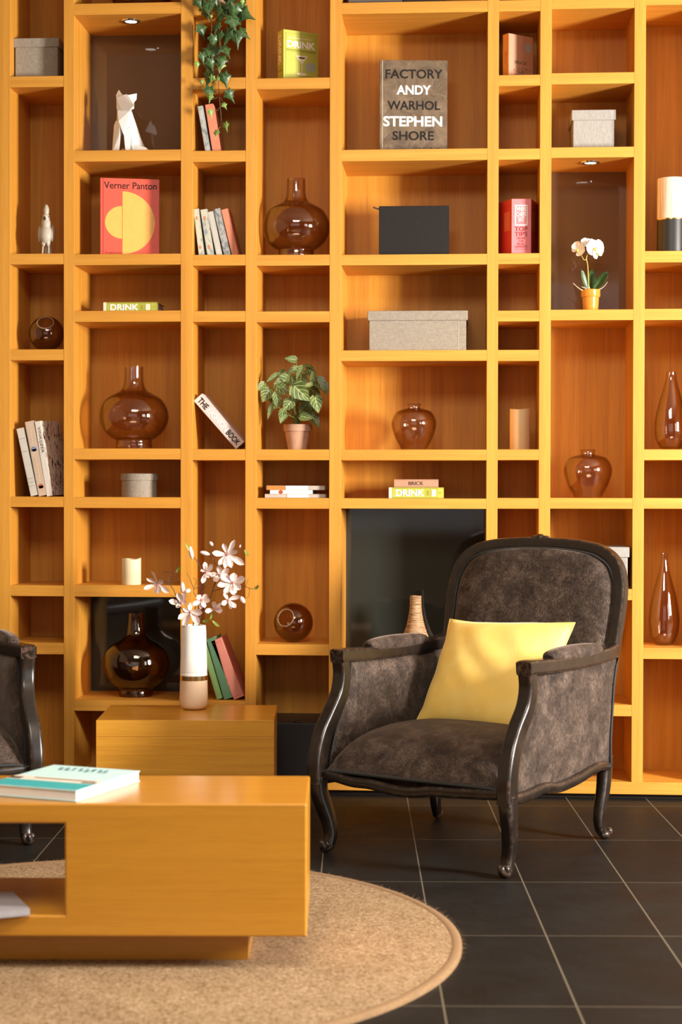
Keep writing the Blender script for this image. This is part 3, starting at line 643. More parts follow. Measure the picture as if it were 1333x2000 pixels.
def candle(label, px, r, h, z, Y, m, dip, seed):
    c = P(px, 700, Y); rr, hh = S(r, Y), S(h, Y)
    o = thing('pillar_candle', label, 'candle', (c.x, Y, z), group='pillar candles')
    wob = lambda a, j: (dip*(math.sin(2*a+seed)+.6*math.sin(3*a+1.7*seed)) if 3 <= j <= 6 else 0)
    b = MB(); b.lathe([(0, 0), (rr*.97, 0), (rr, .002), (rr, hh-.003), (rr*.98, hh), (rr*.86, hh), (rr*.80, hh-.006), (0, hh-.012)], 48, wob=wob); b.build('wax', m, o, 40)
    w_ = MB(); w_.tube([(0, 0, hh-.012), (0.001, 0, hh-.004)], .0012, 6); w_.build('wick', 'dark_detail', o)
candle('short ivory pillar candle with wavy rim, alone on its shelf', 257, 19, 51, SZ[1][6][0], 0.055, 'candle_wax', 0.0022, 1.0)
DARKV = [(33, 1357), (34.5, 1351), (34, 1342), (45, 1335), (57, 1322), (65, 1302), (65.5, 1288), (60, 1269), (48, 1255), (34, 1247), (24, 1240), (18.5, 1230), (16.5, 1215), (15.5, 1193)]
vase('bottle_vase', 'dark amber bottle vase before a black glass panel, beside the flower vase', 266, DARKV, 1357.5, SZ[1][7][0], 0.14, 'amber_dark', group='large amber bottle vases')

# ================================================================== column 2
def small_book(label, px, lean, t, h, cover, z, group, Y=0.04, bands=None, d=0.12):
    o = lean_book(label, px, lean, t, h, d, cover, z, Y, group=group)
    if bands: spine_flat(o, 'spine_ornament', bands(S(t, Y), S(h, Y)), 'coral')
    return o
orn = lambda t, h: [(disc(t/2, h*.80, t*.15, ry=t*.36, n=12), (0, 0)), (disc(t/2, h*.18, t*.15, ry=t*.36, n=12), (0, 0))]
G2 = 'small books under the ivy'; zz = SZ[2][2][0]
small_book('slim blue grey marbled book leaning under the ivy', 401, 9.8, 10.5, 92, 'marbled_blue', zz, G2)
small_book('slim salmon orange book leaning under the ivy', 415, 9.2, 16, 95, 'coral', zz, G2)
G3 = 'five small books leaning in the narrow column'; zz = SZ[2][3][0]
small_book('cream patterned book, leftmost of five leaning small books', 388.5, 7.0, 11, 93, 'floral_cream', zz, G3, bands=orn)
small_book('cream patterned book, second of five leaning small books', 405, 8.8, 13.5, 92, 'floral_cream', zz, G3, bands=orn)
small_book('pale frayed book, third of five leaning small books', 423, 12.0, 11.5, 88, 'grey_spine', zz, G3)
small_book('grey floral book, fourth of five leaning small books', 438, 13.2, 13, 94, 'floral_grey', zz, G3)
small_book('orange red book, rightmost of five leaning small books', 453.5, 13.8, 13.5, 93, 'coral', zz, G3)
Y = 0.045; c = P(461.5, 700, Y); tt, hh = S(22, Y), S(127, Y)
o = book('fashion_book', 'thick pale pink book tilted diagonally across a narrow cell', (c.x, Y, SZ[2][5][0]+.0008), RY(-41.5), tt, hh, 0.17, 'blush', group=SHELFBOOKS)
spine_down(o, 'spine_title', [(txt('THE', S(24), S(12), 0.02), (-S(47), 0)), (txt('BOOK', S(33), S(12), 0.02), (S(43), 0))], 'ink_black', tt, hh)
spine_down(o, 'spine_title_white', [(txt('FASHION', S(55), S(12), 0.02), (-S(4), 0))], 'ink_white', tt, hh)
G4 = 'old cloth books behind the flower vase'; zz = SZ[2][6][0]
lean_book('light green cloth book leaning behind the flower vase', 424.5, 16.5, 11.5, 118, 0.16, 'green_light', zz, 0.03, group=G4)
lean_book('dark green cloth book leaning between light green and red ones', 438.5, 16.5, 17.5, 124, 0.16, 'green_dark', zz, 0.03, group=G4)
o = lean_book('thick red cloth book leaning against two green ones', 458, 22.4, 22, 124, 0.17, 'red_cloth', zz, 0.03, group=G4)
spine_flat(o, 'spine_lines', [(rect(.001, S(21), S(y), S(y)+.0007), (0, 0)) for y in (6, 118)], 'ink_darkred')

# ================================================================== column 3
Y = 0.06; c = P(553, 700, Y); tt, hh, dd = 0.052, S(103, Y), 0.146
o = book('recipe_book', 'lime green book standing at an angle with a cocktail glass cover', (0, 0, 0), RZ(-90+31), tt, hh, dd, 'book_lime', group='lime green drink books')
o.location = V((c.x, Y, SZ[3][1][0]))-(RZ(-90+31) @ V((tt, 0, 0)))
kx, kz = dd/65.0, S(1, Y)
spine_down(o, 'spine_title', [(txt('DRINK', S(58), tt*.52, 0.03), (-S(13), 0))], 'ink_tan', tt, hh)
spine_down(o, 'spine_panel', [(frame(S(19), S(26), -tt*.42, tt*.42, .001), (0, 0)), (frame(S(28), S(48), -tt*.42, tt*.42, .001), (0, 0))], 'ink_olive', tt, hh)
front(o, 'cover_title', [(txt('DRINK', 52*kx, 13.5*kz, 0.03), (33*kx, 76*kz))], 'ink_white', tt)
front(o, 'cover_lines', [(frame(4*kx, 61*kx, 3*kz, 97*kz, .0008), (0, 0)), (rect(5*kx, 60*kx, 64*kz, 65.5*kz), (0, 0)), (rect(5*kx, 60*kx, 61.5*kz, 62.2*kz), (0, 0)), (rect(6*kx, 58*kx, 11*kz, 11.7*kz), (0, 0)), (rect(10*kx, 55*kx, 7*kz, 7.6*kz), (0, 0)), (rect(6*kx, 58*kx, 15*kz, 15.6*kz), (0, 0))], 'ink_olive', tt)
front(o, 'cover_top_print', [(rect(9*kx+i*3.2*kx, 11*kx+i*3.2*kx, 87*kz, 89*kz), (0, 0)) for i in range(14)], 'ink_tan', tt)
front(o, 'cocktail_glass', [(([(23*kx, 55*kz), (45*kx, 55*kz), (34.5*kx, 38*kz), (33.5*kx, 38*kz)], [(0, 1, 2, 3)]), (0, 0)), (rect(33.2*kx, 34.8*kx, 20*kz, 39*kz), (0, 0)), (disc(34*kx, 19*kz, 9*kx, ry=2.6*kz), (0, 0))], 'ink_tan', tt)
front(o, 'cocktail_drink', [(([(27*kx, 52.3*kz), (41*kx, 52.3*kz), (39*kx, 49*kz), (29*kx, 49*kz)], [(0, 1, 2, 3)]), (0, 0))], 'ink_brown', tt)
decal(o, 'cover_globe', [(disc(50*kx, 34*kz, 9.5*kx, ry=9.5*kz), (0, 0))], 'globe_grey', (tt+.0009, 0, 0), (0, 1, 0), (0, 0, 1))
bigvase('amber glass bottle vase beside the five small leaning books', 578.5, 496.5, 0.965, SZ[3][2][0], 0.13, 'amber_glass')
# leaves
def arrow_leaf(mb, base, tip, nrm, wd, curl=0.15):
    base, tip = V(base), V(tip); u = (tip-base); L = u.length; u.normalize(); nn = V(nrm)-u*V(nrm).dot(u)
    if nn.length < 1e-4: nn = u.orthogonal()
    nn.normalize(); s = nn.cross(u)
    prof = [(0.0, .30), (.08, .75), (.2, 1.0), (.4, .93), (.6, .70), (.8, .40), (.92, .18), (1.0, .02)]
    def fn(a, v):
        wv = interp(prof, a)*wd; x = (v-.5)*2
        back = -0.16*L*abs(x)**1.5*max(0, 1-a*4)
        return base+u*(a*L+back)+s*(x*wv)+nn*(curl*L*(-(a-.35)**2)+0.22*wv*abs(x)-.05*L)
    mb.grid(10, 6, fn, uv=True)
def potted_plant():
    Y = 0.12; c = P(582, 700, Y); z = SZ[3][4][0]; k = S(1, Y)
    o = thing('potted_plant', 'bushy green plant with pale veined leaves in a terracotta pot', 'plant', (c.x, Y, z))
    def q(px, py, y): return V(((px-582)*k, y-Y, (877.5-py)*k))
    b = MB(); b.lathe([(0, 0), (19*k, 0), (25*k, 37*k), (27.5*k, 37*k), (28*k, 50*k), (25.5*k, 50*k), (24*k, 44*k), (0, 43*k)], 48); b.build('pot', 'terracotta', o, 35)
    b = MB(); b.lathe([(0, 45*k), (24*k, 44.2*k), (24*k, 42*k)], 32); b.build('soil', 'soil', o, 35)
    st = MB(); fo = MB()
    L = [((582, 703), (559, 699), .06, 8), ((584, 718), (562, 730), .06, 7), ((595, 717), (583, 742), .03, 8), ((569, 750), (572, 729), .02, 6), ((570, 740), (539, 750), .04, 13), ((552, 751), (569, 765), .03, 7), ((546, 731), (524, 746), .05, 6), ((520, 748), (505, 764), .05, 7), ((530, 760), (517, 785), .05, 13), ((535, 790), (527, 818), .05, 5), ((545, 768), (548, 798), .03, 9), ((575, 783), (559, 804), .02, 12), ((580, 755), (612, 784), .0, 18), ((620, 775), (628, 806), .03, 13), ((618, 745), (613, 725), .05, 8), ((622, 738), (636, 764), .08, 13), ((636, 748), (641, 770), .09, 10), ((614, 750), (594, 757), .04, 5), ((565, 810), (554, 826), .03, 5), ((590, 812), (616, 816), .06, 10), ((612, 808), (627, 834), .07, 11), ((556, 800), (552, 826), .07, 8), ((600, 720), (620, 728), .09, 11), ((560, 725), (546, 735), .09, 9), ((545, 745), (560, 770), .10, 13), ((575, 760), (590, 785), .10, 14), ((598, 772), (612, 795), .12, 13), ((605, 755), (628, 772), .12, 12), ((530, 770), (545, 790), .11, 11), ((570, 735), (585, 755), .10, 11), ((584, 770), (570, 790), .08, 10), ((600, 790), (585, 806), .09, 9), ((590, 735), (606, 748), .08, 9), ((596, 712), (612, 716), .08, 4), ((546, 780), (533, 800), .09, 9), ((612, 790), (600, 812), .11, 12)]
    for (bx, by), (tx, ty), y, wd in L:
        p0, p1 = q(bx, by, y), q(tx, ty, y-.012+random.uniform(-.01, .01))
        arrow_leaf(fo, p0, p1, V((random.uniform(-.35, .35), -1, random.uniform(.1, .6))), wd*k)
        root = V((random.uniform(-6, 6)*k, random.uniform(-.008, .008), 43*k)); m_ = (root+p0)/2+V(((bx-582)*k*-.15, 0, 6*k))
        st.tube(catmull([root, m_, p0], 5), .0011, 6)
    st.build('stems', 'stem_green', o, 60); fo.build('foliage', 'arrow_leaf', o, 180, uv=True)
potted_plant()
# magazines
zz = SZ[3][5][0]; MG = 'thin books stacked in the shallow cell'
def slim(label, px0, px1, thick, z, Y, yaw, d, cover, spinecol=None, edge=None):
    xa, xb = P(px0, 700, Y).x, P(px1, 700, Y).x; t = S(thick, Y)
    o = book('magazine', label, (xb, Y, z+.0003), RZ(yaw) @ LYING, t, (xb-xa)/math.cos(R(yaw)), d, cover, 'paper_white', MG, bt=.0012, over=.0005, spine=spinecol); return o, t
o, t1 = slim('grey backed thin book at the bottom of a stack of three', 518, 637, 7.5, zz, 0.03, 0, 0.19, 'mag_grey')
b = MB(); b.box(0.001, t1-.001, -.0016, -.0008, S(34), S(76)); b.build('lit_page_edges', 'paper_white', o)  # lit stretch of the page ends painted as a white strip
o, t2 = slim('white thin book with a red mark, middle of a stack of three', 528, 611, 7.5, zz+t1+.0004, 0.03, 0, 0.17, 'ink_white')
decal(o, 'red_mark', [(disc(0, 0, S(4.5), ry=t2*.48), (-S(21), 0))], 'ink_red', (t2/2, -.0008, S(83)/2), (0, 0, -1), (1, 0, 0))
o, t3 = slim('orange spined thin book on top of a stack of three', 521, 635, 8.5, zz+t1+t2+.0008, 0.03, 0, 0.18, 'mag_grey')
b = MB(); b.box(0.0006, t3-.0006, -.0016, -.0006, S(78), S(113.5)); b.build('spine', 'mag_orange', o)
b = MB(); b.box(0.0006, t3-.0006, -.0016, -.0006, S(33), S(77)); b.build('lit_page_edges', 'paper_white', o)  # white only where light reaches the page ends, shaded rest left grey
globe('brown smoked glass globe vase with a round opening, below the stacked thin books', 574.5, 1216, 38.5, SZ[3][6][0], 0.10, (-0.36, -0.85, 0.32), 27, 'smoke_glass')
# black cabinet in the bottom cell
xa, xb = UP[4][1], UP[5][0]; zt = P(580, 1413).z
o = thing('black_cabinet', 'black box unit filling the bottom cell behind the side table', 'cabinet', ((xa+xb)/2, 0.002, zb1))
b = MB(); b.box(xa-(xa+xb)/2+.002, xb-(xa+xb)/2-.002, 0, DEP-.012, 0.0005, zt-zb1); b.build('body', 'black_cabinet', o, bevel=0.002)
p = P(580, 1408); b = MB(); b.ell((p.x-(xa+xb)/2, 0.02, zt-zb1+.003), 0.012, 0.012, 0.006); b.build('knob', 'knob_black', o, 60)

# ================================================================== column 4
zz = SZ[4][0][0]
lidded_box('dark grey box on the topmost shelf above the kraft covered book', 679, 785, -70, 3, 16, 0.05, 0.2, 'grey_card', z=zz, group='boxes on the topmost shelf', inset=.0005)
lidded_box('dark brown box on the topmost shelf right of the grey one', 786, 868, -55, 3, 14, 0.05, 0.2, 'dark_brown_card', z=zz, group='boxes on the topmost shelf', inset=.0005)
Y = 0.06; c = P(741, 700, Y); tt, hh, dd = 0.035, S(180, Y), 0.253
Mx = RZ(-90+5)
o = book('photo_book', 'crumpled kraft paper covered book standing face-out with bold lettering', V((c.x, Y, SZ[4][1][0]))-(Mx @ V((tt, 0, 0))), Mx, tt, hh, dd, 'crumpled_kraft', group=SHELFBOOKS)
kx, kz = dd/132.0, S(1, Y)
def word(s, x0, x1, y0, y1, bold): return (txt(s, (x1-x0)*kx, (y1-y0)*kz, bold), (((x0+x1)/2-741)*kx, (291-(y0+y1)/2)*kz))
front(o, 'cover_title_dark', [word('FACTORY', 752, 864, 129, 147, .022), word('WARHOL', 756, 859, 190, 208, .022), word('SHORE', 766, 847, 249, 267, .022)], 'ink_black', tt)
front(o, 'cover_title_white', [word('ANDY', 774, 841, 160, 178, .026), word('STEPHEN', 748, 863, 220, 240, .026)], 'ink_white', tt)
front(o, 'cover_small_print', [(rect(0, random.uniform(.002, .006), 0, .002+random.random()*.002), ((68+i*3.9)*kx, (7+random.random()*2)*kz)) for i in range(13)], 'ink_brown', tt)
front(o, 'cover_fold', [(rect(5*kx, 5.7*kx, .001, hh-.001), (0, 0))], 'ink_tan', tt)
Y = 0.07; c = P(740, 700, Y); tt, hh, dd = 0.022, S(99, Y), S(137, Y); Mx = RZ(-90) @ Matrix.Identity(3)
o = book('notebook', 'plain black landscape notebook standing with a ribbon at its corner', V((c.x, Y, SZ[4][2][0]))-(Mx @ V((tt, 0, 0))), Mx, tt, hh, dd, 'notebook_black', group=SHELFBOOKS)
b = MB(); b.sweep(catmull([(tt-.004, .004, hh-.012), (tt-.003, -.010, hh-.008), (tt-.001, -.022, hh-.003)], 5), .0030, .0008, ref=(0, 0, 1), n=8); b.build('ribbon', 'ribbon', o)
lidded_box('wide grey beige linen box with a lid on the middle shelf', 718, 914, 605, 684, 19, 0.05, 0.24, 'linen_light', z=SZ[4][3][0], seam=True)
RV = [(24.5, 877), (28, 870), (37, 853), (43.5, 831), (42, 816), (34, 803), (22, 798), (14, 796), (12.5, 794), (13.5, 789), (14, 788)]
vase('round_vase', 'small round amber glass vase alone in a wide cell', 809.5, RV, 877.5, SZ[4][4][0], 0.11, 'amber_glass', group='small round amber vases')
drink_lying('lime green book lying beneath a brick coloured one', 760.5, 868, 952, SZ[4][5][0], 0.05, S(21.5))
Y = 0.055; t = S(15.5, Y); xa, xb = P(770.5, 700, Y).x, P(857.5, 700, Y).x
o = book('building_book', 'brick coloured book lying on top of a lime green one', (xb, Y, SZ[4][5][0]+S(21.5)+.0008), LYING, t, xb-xa, 0.13, 'book_brick', group=SHELFBOOKS)
spine_down(o, 'spine_title', [(txt('BRICK', S(29), t*.46), (0, 0))], 'ink_brown', t, xb-xa)
WV = [(22, 1372), (38, 1358), (49, 1325), (48, 1300), (38, 1272), (27, 1250), (19.5, 1230), (14.5, 1210), (12, 1192), (11.3, 1178), (11.2, 1167)]
vase('wicker_vase', 'woven wicker bottle vase behind the armrest before a dark glass panel', 813.5, WV, 1372, SZ[4][6][0], 0.12, 'wicker', wall=.005)

# ================================================================== column 5
Y = 0.06; c = P(992.5, 700, Y); tt, hh, dd = 0.034, S(88.5, Y), 0.118; Mx = RZ(-90+38)
o = book('building_book', 'brick coloured book standing at an angle with a pale grey disc on its cover', V((c.x, Y, SZ[5][1][0]))-(Mx @ V((tt, 0, 0))), Mx, tt, hh, dd, 'book_brick', group=SHELFBOOKS, spine='brick_spine')
kx, kz = dd/48.0, S(1, Y)
spine_down(o, 'spine_title', [(txt('BRICK', S(24), tt*.3), (S(2), 0))], 'ink_red', tt, hh)
front(o, 'cover_disc', [(disc(38*kx, 66*kz, 6*kx, ry=9.5*kz), (0, 0))], 'globe_grey', tt)
front(o, 'cover_title', [(txt('BRICK', 24*kx, 6*kz), (24*kx, 35*kz))], 'ink_brown', tt)
random.seed(3)
front(o, 'cover_print', [(rect(0, .0012+random.random()*.002, 0, .0012+random.random()*.002), ((9+random.random()*36)*kx, (3+random.random()**1.4*22)*kz)) for i in range(150)], 'ink_brown', tt)
def chefs():
    Y = 0.05; c = P(999, 700, Y); z = SZ[5][3][0]; t = S(38, Y); h = S(109, Y); d = 0.15
    o = thing('food_guide', 'thick pink spined book standing slightly open with red covers', 'book', (c.x, Y, z), group=SHELFBOOKS)
    b = MB(); b.box(0, t, 0, .003, 0, h); b.build('spine', 'book_pink', o, bevel=.001, seg=1)
    for s, x0, a in ((-1, 0, 26), (1, t, 14)):
        k = MB(); k.box(0, .003, 0, d, 0, h); k.xf(Matrix.Translation((x0-(0.003 if s > 0 else 0), 0.002, 0)) @ Matrix.Rotation(R(-s*a), 4, 'Z')); cv = k.build('cover', 'chef_red', o)
        U = Matrix.Rotation(R(-s*a), 3, 'Z') @ V((0, 1, 0)); W_ = V((0, 0, 1))
        Nn = Matrix.Rotation(R(-s*a), 3, 'Z') @ V((s, 0, 0))
        O = V((x0, .002, 0))+Nn*(.0035 if s < 0 and False else .0008)
        decal(o, 'cover_rules', [(rect(.012, .058, h*(.46+i*.026), h*(.46+i*.026)+.0012), (0, 0)) for i in range(13)], 'gold_line', O, U, W_)
    pg = MB(); x1 = -math.sin(R(24))*d*.93; x2 = t+math.sin(R(12))*d*.93; y1 = math.cos(R(20))*d*.95
    pg.add([(.003, .003, .003), (t-.003, .003, .003), (x2, y1, .003), (x1+.006, y1, .003), (.003, .003, h-.003), (t-.003, .003, h-.003), (x2, y1, h-.003), (x1+.006, y1, h-.003)], [(0, 3, 2, 1), (4, 5, 6, 7), (0, 1, 5, 4), (1, 2, 6, 5), (2, 3, 7, 6), (3, 0, 4, 7)])
    pg.build('pages', 'paper', o)
    u, v = t/38, h/109
    spine_flat(o, 'spine_frame', [(frame(6*u, 31*u, 57*v, 97*v, 2.2*u), (0, 0))], 'ink_white')
    spine_flat(o, 'spine_title_white', [(txt('WHERE', 19*u, 8.5*v, .015), (18.5*u, 89*v)), (txt('CHEFS', 19*u, 8.5*v, .015), (18.5*u, 79*v)), (txt('EAT', 11*u, 8.5*v, .015), (18.5*u, 69*v))], 'ink_white')
    spine_flat(o, 'spine_subtitle', [(txt('TOP', 24*u, 8.5*v), (18.5*u, 50.5*v)), (txt('TIPS', 24*u, 8.5*v), (18.5*u, 40.5*v)), (txt('FROM', 15*u, 4.2*v), (18.5*u, 32.5*v)), (txt('THE', 10*u, 4.2*v), (18.5*u, 27*v)), (txt('REAL', 14*u, 4.2*v), (18.5*u, 21.5*v)), (txt('EXPERTS', 23*u, 4.2*v), (18.5*u, 16*v)), (rect(7*u, 30*u, 11*v, 11.6*v), (0, 0))], 'ink_darkred')
chefs()
candle('tall tan pillar candle in a narrow cell right of the round vase', 1017, 20, 79, SZ[5][6][0], 0.11, 'candle_tan', 0.0012, 2.2)

# ================================================================== column 6
lidded_box('small white linen box above the white orchid', 1115.5, 1202, 209, 287, 20, 0.06, 0.2, 'linen_white', z=SZ[6][1][0]-0 if False else SZ[6][2][0])
lidded_box('white linen box half hidden behind the armchair back', 1145, 1232, 1069, 1150, 20, 0.008, 0.2, 'linen_white', z=SZ[6][5][0])
def petal(mb, base, tip, nrm, wd, curl=.2, prof=((0, .25), (.2, .7), (.5, 1.0), (.75, .92), (.92, .55), (1, .12)), cup=.25):
    base, tip = V(base), V(tip); u = tip-base; L = u.length; u.normalize(); nn = V(nrm)-u*V(nrm).dot(u)
    if nn.length < 1e-4: nn = u.orthogonal()
    nn.normalize(); s = nn.cross(u)
    mb.grid(7, 4, lambda a, v: base+u*(a*L)+s*((v-.5)*2*interp(prof, a)*wd)+nn*(curl*L*(a*a-a)*1.4+cup*wd*((v-.5)*2)**2*interp(prof, a)), uv=True)
def orchid():
    Y = 0.11; c = P(1154, 700, Y); k = S(1, Y); z = SZ[6][3][0]
    o = thing('orchid', 'white orchid in a small glossy orange pot', 'plant', (c.x, Y, z))
    def q(px, py, y): return V(((px-1154)*k, y, (604.5-py)*k))
    b = MB(); b.lathe([(0, 0), (14*k, 0), (14.3*k, 1*k), (16.3*k, 29*k), (18*k, 29.5*k), (18.6*k, 31*k), (18.6*k, 43*k), (17.5*k, 44*k), (16*k, 43*k), (15.5*k, 38*k), (0, 37*k)], 48); b.build('pot', 'glazed_orange', o, 35)
    b = MB(); b.lathe([(0, 40*k), (15.6*k, 39*k)], 32); b.build('soil', 'soil', o, 35)
    for (bx, by), (tx, ty), y0, y1, wd in (((1148, 563), (1135, 522), -.002, -.02, 6), ((1155, 563), (1158, 519), .004, .03, 10), ((1159, 563), (1187, 527), -.004, -.02, 9.5)):
        f = MB(); petal(f, q(bx, by, y0), q(tx, ty, y1), V((-.5 if tx > 1160 else .6, -1, .15)), wd*k, .15, ((0, .35), (.3, .85), (.6, 1), (.85, .7), (1, .08)), .5)
        l = f.build('leaf', 'orchid_leaf', o, 180); sm = l.modifiers.new('solid', 'SOLIDIFY'); sm.thickness = .0012
    s = MB(); s.tube(catmull([q(1150, 564, 0), q(1149, 540, -.008), q(1147.5, 515, -.014), q(1145, 500, -.018), q(1150, 488, -.02), q(1156, 482, -.018)], 6), lambda t: .0022-.0010*t, 8); s.tube(catmull([q(1145, 503, -.018), q(1140, 504, -.02), q(1137, 499, -.022), q(1132, 490, -.02)], 5), .0012, 7); s.build('stem', 'stem_yellow', o, 60)
    r = MB()
    for pts in ([(1145, 563), (1136, 562), (1127, 556), (1119.5, 549)], [(1160, 563), (1172, 560), (1180, 554), (1185, 547)], [(1147, 562), (1142, 558), (1136, 556)], [(1152, 562), (1150, 556), (1148, 553)]):
        r.tube(catmull([q(x, y, -.015-.004*i) for i, (x, y) in enumerate(pts)], 5), lambda t: .0022-.0012*t, 7)
    r.build('root', 'root_pale', o, 60)
    def flower(cx, cy, y, sc, face, rot0):
        f = MB(); ctr = q(cx, cy, y); n_ = V(face).normalized(); a = n_.cross(V((0, 0, 1))).normalized(); bb = a.cross(n_)
        for i, (ang, ln, wd) in enumerate(((90, 15, 6.5), (205, 15, 7), (335, 15, 7), (25, 18, 11), (155, 18, 11))):
            d = a*math.cos(R(ang+rot0))+bb*math.sin(R(ang+rot0)); petal(f, ctr+d*.002, ctr+d*(ln*sc*k)+n_*.004, n_, wd*sc*k, .12)
        h = f.build('flower', 'orchid_petal', o, 180)
        l = MB(); l.ell(ctr+n_*.006-bb*2*k, 3*k*sc, 4*k*sc, 3.4*k*sc, 12, 8); l.build('flower_lip', 'orchid_lip', h, 60)
    flower(1160, 483, -.028, 1.12, (.5, -1, -.1), -12); flower(1129, 485, -.026, .95, (-.75, -1, .15), 40); flower(1148, 473, -.008, .85, (.1, -.8, .5), 10)
    flower(1166, 490, -.015, .9, (.8, -.8, -.3), -30)
orchid()
vase('round_vase', 'small round amber glass vase in the tall cell below the orchid', 1150, [(r*1.06, 971.5+(y-877)*1.03) for r, y in RV], 972, SZ[6][4][0], 0.11, 'amber_glass', group='small round amber vases')

# ================================================================== column 7
def cyl_lamp():
    Y = 0.10; c = P(1312, 700, Y); z = SZ[7][1][0]; k = S(1, Y); r = 28.5*k
    o = thing('cylinder_vase', 'tall cylinder vase, striped cream above and matt black below', 'vase', (c.x, Y, z))
    b = MB(); b.lathe([(0, 0), (r*.97, 0), (r, .002), (r, 64*k), (r*.98, 64.5*k), (0, 64.5*k)], 56); b.build('base', 'lamp_black', o, 35)
    b = MB(); b.lathe([(r*.98, 64.5*k), (r*1.005, 64.5*k), (r*1.005, 67*k), (r*.98, 67*k)], 56, closed=True); b.build('band', 'gold', o, 35)
    b = MB(); b.lathe([(r*.99, 67*k), (r*.99, 143*k), (r*.97, 145*k), (r*.90, 145*k), (r*.88, 140*k), (r*.88, 67*k)], 56, closed=True); b.build('shade', 'striped_cream', o, 35)
cyl_lamp()
TD = [(14, 1258), (19, 1254), (26, 1240), (29.6, 1218), (29.5, 1203), (26, 1178), (20.5, 1153), (14, 1130), (9.5, 1112), (7.3, 1098), (6.8, 1088), (7.3, 1080)]
vase('teardrop_vase', 'tall slender amber teardrop vase on the lower right shelf', 1300.5, TD, 1258.5, SZ[7][5][0], 0.12, 'amber_glass', group='amber teardrop vases')
TD2 = [(15, 875.5), (22, 871), (29.5, 855), (31.5, 838), (30.5, 820), (26, 797), (19.5, 773), (13.5, 752), (10.3, 738), (9.5, 727)]
vase('teardrop_vase', 'stout amber teardrop vase at the right edge above the tall slender one', 1312, TD2, 877, SZ[7][3][0], 0.11, 'amber_glass', group='amber teardrop vases')

